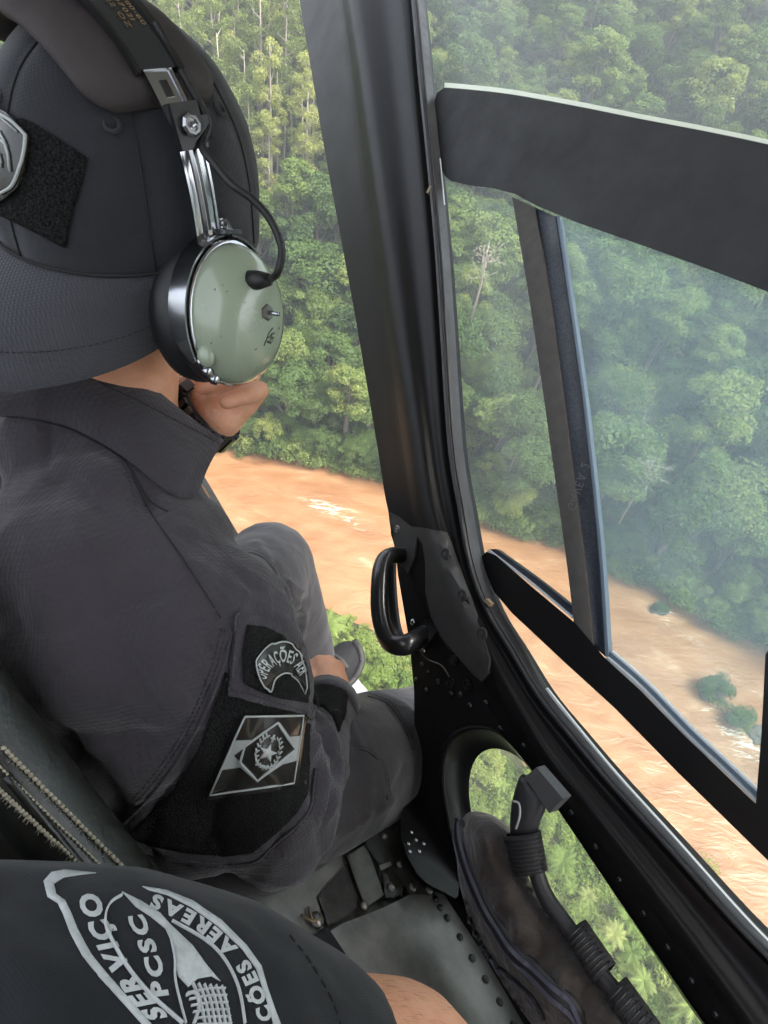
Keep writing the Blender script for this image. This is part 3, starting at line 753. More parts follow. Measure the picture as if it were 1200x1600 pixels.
# standing dead trees on the slope
for k, (px, py, zz, sc, lb) in enumerate([(750, 440, 26, 1.1, 'bare pale tree with forked trunk in the upper left pane'), (995, 770, 12, .9, 'dry grey leafless tree low in the sliding pane'), (1005, 670, 14, .8, 'dry brown-topped tree in the middle of the sliding pane')]):
    d = rayd(px, py) @ ROT.T; t = (zz - ALT) / d[2]; q = EYE + d * t
    plant('dead_tree', DT[k % 2], (q[0], q[1], zz - 5), k, sc, lb, 'tree', None)
# rocks in the rapids with plants growing on them
RSH = bush(2.0, 1.9, 2600, .13, 'leaf')
def rock(px, py, r, lb):
    d = rayd(px, py) @ ROT.T; t = (.2 - ALT) / d[2]; q = EYE + d * t; b = B(); b.ell((0, 0, 0), np.eye(3), (r, r * .75, r * .45), 18, 12)
    b.v = [tuple(np.array(p) * (1 + .9 * noise.noise(Vector(p) * (1.7 / r) + Vector((px, py, 0))))) for p in b.v]
    o = bpy.data.objects.new('river_rock', None); COL.objects.link(o); o.location = (q[0], q[1], .1); tag(o, lb, 'rock')
    c = bpy.data.objects.new('stone', mesh_of('stone', b.v, b.f, 'rock', True)); COL.objects.link(c); c.parent = o; return q
for px, py, r, lb, bl, bs in [(1115, 1085, 1.5, 'large rock island in the white rapids of the sliding pane', 'dark green shrub on the large rock in the rapids', 1.0), (1150, 1125, 1.2, 'rock on the lower end of the shrubby river island', 'dark green shrub on the lower end of the river island', .85),
                              (1030, 952, 1.0, 'small dark rock near the far bank in the sliding pane', 'low green tuft on the small rock near the far bank', .5), (1185, 1150, 1.3, 'grey bare rock at the right edge of the sliding pane', None, 0)]:
    q = rock(px, py, r, lb)
    if bl: plant('river_shrub', RSH, (q[0], q[1], .25), px, bs * 1.15, bl, 'shrub', None, ('foliage', 'stem'))

# air between here and the far slope
hz_ = B(); hz_.box((0, 0, 46), np.eye(3), (1650, 1650, 52)); hzo = hz_.obj('haze', 'rock', eye=False, smooth=False); hzo.data.materials.clear()
hm = bpy.data.materials.new('haze'); hm.use_nodes = True; n_, L_ = nodes(hm); n_.remove(n_['Principled BSDF'])
pv_ = n_.new('ShaderNodeVolumePrincipled'); pv_.inputs['Color'].default_value = (.86, .92, 1, 1); pv_.inputs['Density'].default_value = .0010; pv_.inputs['Anisotropy'].default_value = .2
L_.new(pv_.outputs[0], n_['Material Output'].inputs['Volume']); hzo.data.materials.append(hm); tag(hzo, kind='stuff')
# ------------------------------------------------------------------ helicopter cabin (eye frame)
NW = np.array([.717, .129, .676]); NW /= np.linalg.norm(NW)        # outboard
FW = np.array([-.507, -.574, .643]); FW -= (FW @ NW) * NW; FW /= np.linalg.norm(FW)
DN = np.cross(FW, NW)                                               # cabin down
if DN[1] < 0: DN = -DN
WALL, FLOOR = .67, .635
def wl(px, py, off=0.):
    """point on the cabin side, off metres inboard of it"""
    v = np.array([(px - 600) / FPX, (py - 800) / FPX, 1.]); return v * ((WALL - off) / (v @ NW))
def fl(px, py, off=0.):
    v = np.array([(px - 600) / FPX, (py - 800) / FPX, 1.]); return v * ((FLOOR - off) / (v @ DN))
heli = empty('helicopter', fl(700, 1380), 'black helicopter cabin side with open doorway, post, windows and riveted floor', 'helicopter')

# --- door post that turns into the diagonal window sill, one pressed profile
_LRE = [((420, -300), (515, -300), (625, -300)), ((445, -150), (535, -150), (643, -150)), ((468, 0), (557, 0), (660, 0)), ((488, 120), (574, 120), (671, 120)), ((510, 250), (591, 250), (684, 248)),
 ((534, 380), (608, 380), (696, 378)), ((556, 500), (624, 500), (704, 495)), ((590, 700), (652, 697), (717, 692)), ((607, 800), (668, 798), (733, 795)), ((640, 900), (700, 890), (749, 880)), ((690, 1000), (735, 965), (775, 950)),
 ((742, 1070), (770, 1040), (808, 1005)), ((785, 1140), (806, 1105), (853, 1079)), ((832, 1205), (858, 1190), (899, 1137)), ((893, 1293), (925, 1272), (961, 1212)), ((993, 1440), (1020, 1392), (1050, 1312)),
 ((1100, 1595), (1135, 1542), (1150, 1428)), ((1200, 1745), (1240, 1690), (1262, 1545)), ((1400, 2020), (1440, 1970), (1480, 1790))]
ROWS = []
for l_, r_, e_ in _LRE:
    l_, r_, e_ = (np.array(q, float) for q in (l_, r_, e_)); d_ = e_ - r_; D_ = np.linalg.norm(d_); d_ /= D_; dl = l_ - r_; Dl = np.linalg.norm(dl)
    s_ = e_ - d_ * 17
    ROWS.append([tuple(q) for q in (l_, r_ + dl * min(.5, 24 / Dl), r_ + dl * min(.2, 10 / Dl), r_ + d_ * 8, r_ + d_ * (8 + (D_ - 25) * .42), s_ - d_ * 10, s_)])
OFFS = [-.004, .010, .021, .021, .004, .006, -.004]
def refine(rows, k=4):
    out = []
    cols = [catmull([(x, y, 0) for x, y in (r[j] for r in rows)], k) for j in range(len(rows[0]))]
    return [[(c[i][0], c[i][1]) for c in cols] for i in range(len(cols[0]))]
RR = refine(ROWS, 5)
front, allrows = B(), []
OP = np.linspace(0, 6, 31)
def prof(t):
    """smooth cross-section"""
    return float(np.interp(t, range(7), OFFS))
post = B()
rows_f = []
for r in RR:
    xs = np.interp(OP, range(7), [p[0] for p in r]); ys = np.interp(OP, range(7), [p[1] for p in r])
    o = np.array([prof(t) for t in OP]); o = np.convolve(np.pad(o, 2, 'edge'), [.1, .2, .4, .2, .1], 'valid')
    fr = [wl(x, y, q) for x, y, q in zip(xs, ys, o)]
    bk = [fr[-1] + NW * .045, fr[0] + NW * .05]
    rows_f.append(fr + bk)
post.grid(rows_f, True, True)
postf = B(); postf.grid([r[:31] for r in rows_f]); bv_post = postf.bvh()
door_post = post.obj('door_post', 'frame', heli, angle=50)

def strip(name, m, L, Rr, off, th, parent=heli, k=6, bev=0):
    """band on the cabin side between two picture-space edges"""
    l = catmull([(x, y, 0) for x, y in L], k); r = catmull([(x, y, 0) for x, y in Rr], k); b = B(); rows = []
    for p, q in zip(l, r):
        a0 = wl(p[0], p[1], off); a1 = wl(q[0], q[1], off)
        rows.append([a0, a0 * .75 + a1 * .25 - NW * bev, a0 * .25 + a1 * .75 - NW * bev, a1, a1 + NW * th, a0 + NW * th])
    b.grid(rows, True, True); return b.obj(name, m, parent, angle=40)
SEAL = [r[6] for r in ROWS]; FLG = [r[5] for r in ROWS]
def shift(pts, a, b_=0): return [(x + a, y + b_) for x, y in pts]
def mixp(A, C, t): return [(a[0] + (c[0] - a[0]) * t, a[1] + (c[1] - a[1]) * t) for a, c in zip(A, C)]
def sidestep(pts, d):
    """offset a picture path to its right-hand window side by d pixels"""
    out = []
    for i, p in enumerate(pts):
        q0 = np.array(pts[max(i - 1, 0)], float); q1 = np.array(pts[min(i + 1, len(pts) - 1)], float); t = q1 - q0; t /= np.linalg.norm(t)
        out.append((p[0] + t[1] * d, p[1] - t[0] * d))
    return out
# rubber seals round the big window: three slim lips
strip('window_seal', 'gasket', sidestep(SEAL, -1), sidestep(SEAL, 5), .004, .02, bev=.002)
strip('window_seal', 'gasket', sidestep(SEAL, 6), sidestep(SEAL, 10), .0, .02, bev=.0015)
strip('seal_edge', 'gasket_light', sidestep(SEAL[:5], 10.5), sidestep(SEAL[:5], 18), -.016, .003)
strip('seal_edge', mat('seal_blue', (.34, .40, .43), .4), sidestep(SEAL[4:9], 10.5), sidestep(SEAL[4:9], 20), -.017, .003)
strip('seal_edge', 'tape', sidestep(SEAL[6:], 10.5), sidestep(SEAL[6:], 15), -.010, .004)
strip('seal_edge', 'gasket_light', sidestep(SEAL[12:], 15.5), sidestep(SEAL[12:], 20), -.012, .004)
b = B(); b.box(wl(764, 941, .004), [NW, FW, DN], (.004, .005, .0025)); b.obj('foam_tab', 'brass', heli, smooth=False)
b = B(); b.box(wl(672, 297, .003), [NW, FW, DN], (.003, .003, .006)); b.obj('foam_tab', 'brass', heli, smooth=False)

# --- lower side panel with the small lower window let into it
LIP = [(690, 1250), (686, 1200), (692, 1165), (708, 1144), (735, 1133), (770, 1138), (800, 1165), (838, 1214), (885, 1285), (985, 1432), (1080, 1570), (1160, 1690), (1140, 1760), (1000, 1740), (860, 1600), (760, 1450), (710, 1340)]
HOLE = [(735, 1260), (733, 1224), (738, 1197), (750, 1178), (768, 1170), (790, 1173), (815, 1188), (843, 1222), (886, 1286), (982, 1430), (1068, 1560), (1135, 1660), (1110, 1710), (990, 1690), (880, 1570), (800, 1440), (750, 1330)]
lipc = [(q[0], q[1]) for q in catmull([(x, y, 0) for x, y in LIP], 4, True)]; holec = [(q[0], q[1]) for q in catmull([(x, y, 0) for x, y in HOLE], 4, True)]
OUT = [(612, 806), (660, 890), (712, 990), (758, 1058), (800, 1130), (846, 1194), (907, 1282), (1007, 1428), (1114, 1584), (1214, 1734), (1270, 1850), (1000, 1850), (860, 1760), (780, 1560), (705, 1420), (668, 1362), (645, 1315), (638, 1262), (648, 1205), (647, 1080), (640, 1005), (622, 900)]
pp, tt = cdt(OUT, 40, [lipc])
b = shell([wl(*q, -.006) for q in pp], [wl(*q, -.03) for q in pp], tt); b.obj('side_panel', 'frame', heli, angle=30)
bv_panel = B().add([wl(*q, .0) for q in pp], tt).bvh()
ring = B(); rows = []
for s, o in ((-.02, -.012), (0, -.003), (.04, .004), (.12, .007), (.2, -.002), (.5, -.022), (.8, -.034), (1., -.038)):
    rows.append([wl(a[0] + (c[0] - a[0]) * s, a[1] + (c[1] - a[1]) * s, o) for a, c in zip(lipc, holec)])
ring.grid(rows, True); ring.obj('small_window_frame', 'frame', heli)
pp, tt = cdt(holec, 60); b = shell([wl(*q, -.036) for q in pp], [wl(*q, -.039) for q in pp], tt); b.obj('small_window_pane', glass('lower_pane', (.96, .99, .96), (.78, .82, .76), .10), heli, smooth=False)

# --- pressed plate over the joint, screws, rivets
plate = [(610, 801), (625, 808), (642, 822), (668, 826), (697, 834), (708, 862), (722, 905), (740, 955), (758, 1000), (767, 1030), (766, 1052), (757, 1064), (742, 1052), (716, 1022), (690, 992), (676, 962), (668, 925), (668, 880), (664, 850), (655, 838), (650, 872), (640, 896), (626, 880), (614, 835)]
pb = postf.v + []; both = B(); both.add(postf.v, postf.f); q_, t_ = cdt(OUT, 40, [lipc]); both.add([wl(*q, -.006) for q in q_], t_)
bv_wall = both.bvh()
b = decal(bv_wall, plate, .0025, 9, .0015); pl = b.obj('joint_plate', 'plate', heli, angle=40)
def fast(px, py, r, bvh=bv_wall, parent=heli, name='fastener', m='frame'):
    c = on(bvh, px, py, .003); n = -rayd(px, py)
    if c is None: return
    n = -NW; b = B(); x = FW; y = DN
    b.grid([[c + n * h + rr * r * (math.cos(a) * x + math.sin(a) * y) for a in np.linspace(0, 2 * PI, 14, endpoint=False)] for rr, h in ((1, -.001), (1, .0022), (.72, .0025), (.68, .0010), (.5, .0008), (.42, .0028), (.1, .003))], True, True)
    return b.obj(name, m, parent, angle=35)
for q in ((698, 866), (724, 931), (754, 991)): fast(*q, .0085, name='fastener', m='plate', parent=pl)
fast(624, 827, .006, m='steel', parent=pl)
def rivet(c, n, r, name, m, parent):
    b = B(); x = np.cross(n, [.3, .5, .8]); x /= np.linalg.norm(x); y = np.cross(n, x)
    b.grid([[c + n * h * r + rr * r * (math.cos(a) * x + math.sin(a) * y) for a in np.linspace(0, 2 * PI, 10, endpoint=False)] for rr, h in ((1, -.2), (.95, .15), (.7, .42), (.3, .56), (.05, .58))], True, True)
    return b.obj(name, m, parent)
for px, py in ((660, 1038), (670, 1051), (651, 1062), (667, 1078), (700, 1070), (735, 1102), (760, 1098), (783, 1138), (720, 1085), (706, 1084), (812, 1180), (685, 1065)):
    c = on(bv_wall, px, py, .001)
    if c is not None: rivet(c, -NW, .0042, 'rivet', 'black_metal', heli)
for k in range(9):
    t = k / 8; px, py = 815 + t * 300, 1168 + t * 420; c = on(bv_wall, px + 4, py - 4, .001)
    if c is not None: rivet(c, -NW, .0032, 'rivet', 'black_metal', heli)
for q in ((712, 1030), (708, 1068), (733, 1070)): fast(*q, .007, m='black_metal')

# --- grab handle on the post
gh = B(); hp = [wl(628, 868, .0), wl(612, 868, .02), wl(600, 876, .035), wl(594, 900, .045), wl(593, 950, .05), wl(600, 985, .05), wl(612, 1005, .048), wl(632, 1008, .04), wl(650, 1000, .022), wl(668, 990, .0)]
gh.tube(catmull(hp, 6), .0125, 14, squash=(NW, 1.25)); hd = gh.obj('grab_handle', 'black_metal', heli)
b = B(); b.tube(catmull([wl(622, 862, -.02), wl(612, 880, -.03), wl(614, 940, -.035), wl(622, 990, -.03), wl(640, 1005, -.01)], 5), .008, 10); b.obj('handle_backing', 'frame', heli)
b = B(); b.box(wl(668, 990, .004), [NW, FW, DN], (.006, .014, .016)); b.obj('handle_bracket', 'black_metal', hd, smooth=False)
for q in ((648, 972), (674, 975), (676, 1003), (664, 1016), (650, 1015)):
    c = on(bv_wall, *q, .004)
    if c is None: c = wl(*q, .006)
    rivet(c, -NW, .0055, 'bolt', 'chrome', hd)
b = B(); b.tube(catmull([wl(652, 1012, .008), wl(668, 1030, .012), wl(690, 1040, .006), wl(702, 1058, .003)], 6), .0012, 6); b.obj('safety_wire', 'steel', hd)

# --- the big window: panes, sliding-window bars, channels
def flat(name, m, poly, off, th, step=60, curve=0, parent=heli, angle=30):
    q = [(c[0], c[1]) for c in catmull([(x, y, 0) for x, y in poly], curve, True)] if curve else poly
    pts, tr = cdt(q, step); b = shell([wl(*p, off) for p in pts], [wl(*p, off - th) for p in pts], tr); return b.obj(name, m, parent, angle=angle)
PANE = sidestep(SEAL, -2) + [(2200, 1900), (2200, -300)]
flat('window_pane', 'pane', PANE, -.056, .003, 120)
TOP = [(681, 190), (678, 162), (682, 146), (694, 137), (730, 140), (800, 148), (900, 166), (1000, 186), (1100, 205), (1200, 226), (1400, 272), (1800, 370), (1800, 690), (1400, 535), (1200, 456), (1100, 418), (1000, 382), (900, 347), (840, 322), (805, 303), (770, 294), (735, 290), (705, 283), (694, 274), (688, 258)]
flat('window_bar', 'frame_matte', TOP, -.027, .012, 60)
edge = TOP[3:12]
strip('bar_edge', mat('acrylic_edge', (.72, .78, .66), .25), sidestep(edge, 0.5), sidestep(edge, 8), -.030, .008)
LOW = [(754, 880), (753, 869), (760, 862), (775, 868), (830, 916), (897, 972), (945, 1028), (1000, 1078), (1070, 1150), (1180, 1255), (1260, 1330), (1500, 1570), (1500, 1640), (1260, 1405), (1200, 1345), (1140, 1286), (1060, 1208), (960, 1106), (880, 1033), (800, 958), (772, 925)]
flat('window_bar', 'frame', LOW, -.027, .014, 60)
strip('slide_channel', 'navy', [(765, 858), (830, 910), (893, 963)], [(775, 858), (840, 905), (897, 950)], -.034, .01)
strip('slide_channel', 'gasket_light', [(760, 861), (830, 913), (893, 966)], [(764, 859), (832, 911), (894, 963)], -.030, .006)
# fixed mullion: worn tape on the left face, dark channel on the right
A_ = [(800, 308), (816, 400), (832, 500), (848, 610), (862, 710), (876, 810), (888, 900), (899, 995)]
Bm = [(836, 324), (850, 410), (864, 505), (878, 610), (890, 705), (902, 800), (914, 890), (926, 1010)]
C_ = [(868, 338), (880, 420), (894, 515), (908, 615), (919, 710), (929, 805), (937, 895), (945, 1026)]
strip('mullion_tape', 'tape', A_, Bm, -.030, .012, bev=.001)
strip('mullion', 'navy', mixp(A_, Bm, 1.01), C_, -.034, .02, bev=-.002)
strip('mullion_edge', mat('edge_blue', (.16, .21, .26), .4), C_, sidestep(C_, 6), -.036, .01)
SL = [(868, 336), (1000, 378), (1200, 452), (1400, 530), (1700, 650), (1700, 1760), (1260, 1335), (1180, 1258), (1070, 1152), (945, 1030), (937, 895), (929, 805), (919, 710), (908, 615), (894, 515), (880, 420)]
flat('sliding_pane', 'pane_slide', SL, -.044, .003, 120)
low_in = [(945, 1030), (1000, 1078), (1070, 1150), (1125, 1202), (1182, 1256)]
strip('slide_channel', 'gasket_light', sidestep(low_in, 0), sidestep(low_in, 5), -.032, .008)
strip('slide_channel', mat('channel_blue', (.10, .15, .20), .4), sidestep(low_in, 5), sidestep(low_in, 14), -.038, .008)
strip('slide_channel', 'gasket_light', sidestep(low_in, 14), sidestep(low_in, 17), -.037, .006)
UP_ = [(1196, 1022), (1202, 1015), (1300, 1060), (1330, 1500), (1262, 1335), (1181, 1256), (1190, 1140)]
flat('slide_upright', 'frame', UP_, -.026, .012)
# scratched lettering on the channel beside the mullion
bvm = B(); bvm.add([wl(x, y, -.028) for x, y in ((780, 300), (960, 300), (960, 1040), (780, 1040))], [(0, 1, 2, 3)])
b = text_px(bvm.bvh(), 'GAVEA 2', [(886, 795), (909, 722)], (.8, .25), 17, 0, .0); b.obj('scratched_lettering', mat('scratch', (.10, .10, .10), .7), heli, smooth=False)

# --- skid step and door sill outside
b = B(); s0, s1 = P(300, 785, 2.25), P(556, 1094, 1.72); s2 = s1 + (s1 - s0) * .55; s00 = s0 - (s1 - s0) * 1.2
ax = (s1 - s0) / np.linalg.norm(s1 - s0); up = -G - (-G @ ax) * ax; up /= np.linalg.norm(up); sd_ = np.cross(ax, up)
c = (s00 + s2) / 2; b.box(c - up * .01, [ax, up, sd_], (np.linalg.norm(s2 - s00) / 2, .010, .045)); b.obj('skid_step', 'step', heli, smooth=False)
b = B(); b.tube([s00 - up * .10, s2 - up * .10], .028, 14); b.obj('skid_tube', 'black_metal', heli)

# --- roof lining, aft bulkhead and centre post, above and behind the photographer
b = B(); b.box(-DN * .52 + FW * .15 + NW * .03, [NW, FW, DN], (.59, 1.05, .015)); b.obj('cabin_roof', mat('headliner', (.62, .61, .58), .9, bump=(300, .3, .001)), heli, smooth=False)
b = B(); b.box(-FW * .92 + NW * .03 + DN * .06, [NW, FW, DN], (.58, .012, .56)); b.obj('bulkhead', mat('bulkhead', (.42, .41, .39), .9, bump=(300, .3, .001)), heli, smooth=False)
# --- floor: structure sheet, worn panel, rails, fittings
flo = B(); cf = fl(560, 1430)
flo.box(cf + DN * .016 - FW * .1 - NW * .53 , [NW, FW, DN], (.68, 1.1, .012)); flo.obj('floor_pan', 'floor_dark', heli, smooth=False)
def fplate(name, m, poly, off, th, curve=0, angle=30):
    q = [(c[0], c[1]) for c in catmull([(x, y, 0) for x, y in poly], curve, True)] if curve else poly
    pts, tr = cdt(q, 50); b = shell([fl(*p, off) for p in pts], [fl(*p, off - th) for p in pts], tr); return b.obj(name, m, heli, angle=angle)
panel = fplate('floor_panel', 'floor', [(505, 1462), (535, 1443), (600, 1418), (640, 1398), (672, 1392), (694, 1398), (712, 1425), (830, 1605), (900, 1720), (500, 1720), (300, 1720), (420, 1530)], .002, .006)
fplate('floor_panel', 'floor', [(340, 1440), (360, 1400), (530, 1330), (545, 1352), (498, 1400), (505, 1450), (430, 1500)], .0, .004)
fplate('floor_recess_cover', 'floor_dark', [(497, 1402), (540, 1350), (552, 1342), (566, 1412), (535, 1436), (512, 1446)], .003, .004)
fplate('floor_rail', 'floor', [(548, 1335), (572, 1318), (600, 1398), (576, 1415)], .006, .008)
fplate('rail_lip', 'steel', [(542, 1338), (548, 1335), (576, 1415), (571, 1418)], .009, .010)
fplate('floor_rail', 'floor_dark', [(572, 1316), (620, 1288), (640, 1340), (628, 1400), (604, 1400)], .004, .006)
fplate('floor_bracket', 'plate', [(570, 1316), (588, 1290), (602, 1290), (610, 1302), (606, 1330), (612, 1345), (598, 1352), (584, 1340)], .008, .008)
fplate('floor_bracket', 'steel', [(592, 1352), (610, 1346), (613, 1352), (595, 1360)], .012, .010)
fplate('floor_bracket', 'plate', [(598, 1362), (606, 1368), (612, 1382), (622, 1388), (616, 1402), (602, 1402), (600, 1386)], .008, .008)
fplate('corner_plate', 'plate', [(616, 1362), (622, 1322), (630, 1345), (660, 1385), (680, 1398), (642, 1398)], .008, .008)
fplate('pillar_foot', 'frame', [(632, 1258), (648, 1240), (690, 1280), (712, 1335), (716, 1400), (694, 1394), (664, 1378), (640, 1345), (626, 1300)], .03, .03, 3)
def fr(px, py, r, m='rivet', off=.003, parent=panel): return rivet(fl(px, py, off), -DN, r, 'rivet', m, parent)
for q in ((681, 1404), (699, 1434), (719, 1464), (738, 1497), (759, 1530), (781, 1565), (803, 1601), (688, 1418)): fr(*q, .0046)
for q in ((600, 1306), (611, 1386), (624, 1350), (645, 1386), (671, 1390), (569, 1414), (653, 1240), (640, 1246)): fr(*q, .0055, 'steel', .009)
w_ = fr(495, 1437, .009, 'steel', .006)
b = B(); b.tube([fl(470, 1430, .006), fl(490, 1440, .012), fl(500, 1436, .010)], .0016, 6); b.tube([fl(482, 1418, .004), fl(488, 1438, .01)], .0014, 6); b.obj('tie_wire', 'brass', heli)
fplate('drain_slot', 'black_metal', [(484, 1465), (512, 1448), (540, 1490), (530, 1500), (505, 1480)], .006, .004)
for k, (px, py) in enumerate(((643, 1300), (650, 1312), (638, 1318), (655, 1330), (662, 1318), (640, 1330))): rivet(fl(px, py, .031), -DN, .003, 'rivet', 'chrome', heli)
# sill rail where floor meets the side
strip('sill_rail', 'frame', [(668, 1385), (705, 1425), (760, 1515), (840, 1640)], [(690, 1380), (722, 1420), (776, 1508), (856, 1632)], .012, .03)

# ------------------------------------------------------------------ seat back between the two men
seat = empty('seat', P(-60, 1500, .5), 'dark green leather seat edge with pale stitching at lower left', 'seat')
ctr = catmull([P(-260, 800, .40), P(-130, 990, .41), P(-30, 1130, .42), (P(60, 1245, .43)), P(140, 1345, .445), P(215, 1440, .46)], 8)
rows = []
axs = np.array([.62, -.48, -.35])
for i, p in enumerate(ctr):
    t = ctr[min(i + 1, len(ctr) - 1)] - ctr[max(i - 1, 0)]; t /= np.linalg.norm(t); x = axs - (axs @ t) * t; x /= np.linalg.norm(x); y = np.cross(t, x)
    if y[2] > 0: y = -y
    rows.append([p + x * .022 * (abs(math.cos(a)) ** .75) * np.sign(math.cos(a)) + y * .030 * (abs(math.sin(a)) ** .75) * np.sign(math.sin(a)) for a in np.linspace(0, 2 * PI, 20, endpoint=False)])
b = B(); b.grid(rows, True, True); b.obj('bolster', 'seat_leather', seat); bvs = b.bvh()
b = B(); b.tube([p - axs * .055 + np.array([0, 0, .02]) for p in ctr], .030, 12, squash=((.6, -.5, -.3), 1.8)); b.obj('seat_back_pad', mat('seat_side', (.022, .021, .016), .6, bump=(120, .4, .001), vary=(8, .5, (.05, .04, .026))), seat)
bd = B(); bd.tube([on(bvs, *q, .0) for q in [(10 + 2.6 * i * 4, 1212 + 3.15 * i * 4) for i in range(0, 18)] if on(bvs, *q) is not None], .003, 8); 
if len(bd.v): bd.obj('piping', 'seat_leather', seat)
rng2 = random.Random(4)
for x0, y0, x1, y1, st in ((2, 1166, 208, 1372, .0022), (-5, 1228, 178, 1400, .0022), (-2, 1196, 190, 1386, .0012)):
    b = B(); n = 34
    for k in range(n):
        t0 = (k + .12) / n; t1 = (k + .86) / n
        a0 = on(bvs, x0 + (x1 - x0) * t0, y0 + (y1 - y0) * t0, .0014); a1 = on(bvs, x0 + (x1 - x0) * t1, y0 + (y1 - y0) * t1, .0014)
        if a0 is None or a1 is None: continue
        b.tube([a0, (a0 + a1) / 2 + np.array([0, 0, -.0008]), a1], [st * .6, st * .75, st * .5], 6)
        if st > .002:
            for _ in range(3):
                d = np.array([rng2.uniform(-1, 1), rng2.uniform(-1, 1), -1.]); b.tube([a1, a1 + d * .0035], [.0003, .0001], 3, caps=False)
    if b.v: b.obj('stitch_row', 'stitch', seat)

# ------------------------------------------------------------------ bag with a tool in its loops, leaning on the cabin side
bag = empty('gear_bag', fl(760, 1500), 'dark brown-black soft gear bag with long curved zip, leaning below the lower window', 'bag')
def bz(t): return .66 - .10 * t
OUTL = [(728, 1272), (716, 1300), (714, 1350), (722, 1400), (742, 1460), (775, 1520), (815, 1580), (880, 1660), (980, 1760), (1100, 1760), (1060, 1660), (1010, 1600), (960, 1545), (905, 1480), (860, 1425), (830, 1380), (808, 1335), (795, 1295), (775, 1277), (750, 1268)]
bo = [(q[0], q[1]) for q in catmull([(x, y, 0) for x, y in OUTL], 3, True)]
pts, tr = cdt(bo, 9)
bo_a = np.array(bo)
def bagz(q, sgn):
    """puffed thickness towards the middle"""
    d = np.min(np.hypot(bo_a[:, 0] - q[0], bo_a[:, 1] - q[1])); base = wl(q[0], q[1], .0)
    k = min(d / 62., 1); bul = .062 * math.sqrt(max(0, 1 - (1 - k) ** 2))
    nzv = noise.noise(Vector((q[0] * .018, q[1] * .018, 3.))) * .014 + noise.noise(Vector((q[0] * .045, q[1] * .03, 7.))) * .009
    off = .048 + (bul + nzv * k if sgn > 0 else -.03 * k)
    return wl(q[0], q[1], off)
b = shell([bagz(q, 1) for q in pts], [bagz(q, -1) for q in pts], tr)
bv_bag = B().add([bagz(q, 1) for q in pts], tr).bvh()
b.obj('bag_body', 'bag', bag)
ZIP = [(724, 1282), (722, 1300), (730, 1335), (748, 1385), (772, 1432), (800, 1475), (835, 1515), (875, 1555), (905, 1590), (935, 1630)]
def calm(p, n=5):
    p = np.array(p); 
    for _ in range(n): p[1:-1] = p[1:-1] * .5 + (p[:-2] + p[2:]) * .25
    return [q for q in p]
zp = calm(path_on(bv_bag, ZIP, .003, 14), 30)
b = B(); b.tube(zp, .0085, 10, squash=(NW, .35)); zo = b.obj('zip_tape', 'gasket', bag)
b = B()
for off in (-4.5, 4.5):
    pth = calm(path_on(bv_bag, sidestep(ZIP, off), .0085, 30), 120)
    for i in range(0, len(pth) - 1):
        m_ = (pth[i] + pth[i + 1]) / 2; d = pth[i + 1] - pth[i]; L = np.linalg.norm(d); d /= L; s_ = np.cross(d, m_ / np.linalg.norm(m_)); b.box(m_, [d, s_, np.cross(d, s_)], (L * .3, .0020, .0012))
b.obj('zip_teeth', 'zip', zo, smooth=False)['kind'] = 'stuff'
Z2 = [(733, 1432), (750, 1470), (775, 1505), (805, 1530), (835, 1560), (850, 1590)]
b = B(); b.tube(path_on(bv_bag, Z2, .0015, 10), .0026, 6); b.obj('seam_piping', 'gasket', bag)
b = B()
for i, p in enumerate(path_on(bv_bag, Z2, .004, 22)): b.ell(p, np.eye(3), (.0011,) * 3, 5, 4)
b.obj('stitch_row', 'zip', bag)['kind'] = 'stuff'
# the tool: angled pale head, grip and shaft
tool = empty('hand_tool', wl(850, 1400, .05), 'black hand tool with angled grey head held in the loops of the gear bag', 'tool')
def tw(x, y, o=.085): return wl(x, y, o)
shaft = [tw(825, 1295), tw(832, 1340), tw(850, 1395), tw(880, 1440), tw(910, 1480), tw(940, 1525), tw(985, 1580), tw(1040, 1650)]
b = B(); b.tube(catmull(shaft, 5), .0085, 12); b.obj('shaft', 'tool', tool)
b = B(); rows = []
for (l, r_, th) in [((800, 1305), (838, 1302), .012), ((799, 1285), (842, 1285), .013), ((801, 1258), (850, 1268), .013), ((806, 1235), (852, 1248), .012), ((812, 1215), (848, 1238), .010), ((815, 1210), (838, 1228), .008)]:
    a0, a1 = tw(*l), tw(*r_); mid = (a0 + a1) / 2; hx = (a1 - a0) / 2
    rows.append([mid + hx * math.cos(a) - NW * th * math.sin(a) for a in np.linspace(0, 2 * PI, 16, endpoint=False)])
b.grid(rows, True, True); b.obj('grip', 'tool', tool)
b = B(); b.prism([tw(820, 1214, .094), tw(838, 1199, .094), tw(880, 1248, .094), tw(858, 1271, .094)], NW * .016); b.obj('head', 'tool_grey', tool, smooth=False)
b = B(); b.tube(catmull([tw(802, 1252, .1), tw(811, 1256, .1), tw(812, 1275, .1), tw(806, 1295, .1)], 5), .0012, 6); b.obj('trigger_edge', 'rubber_line', tool)
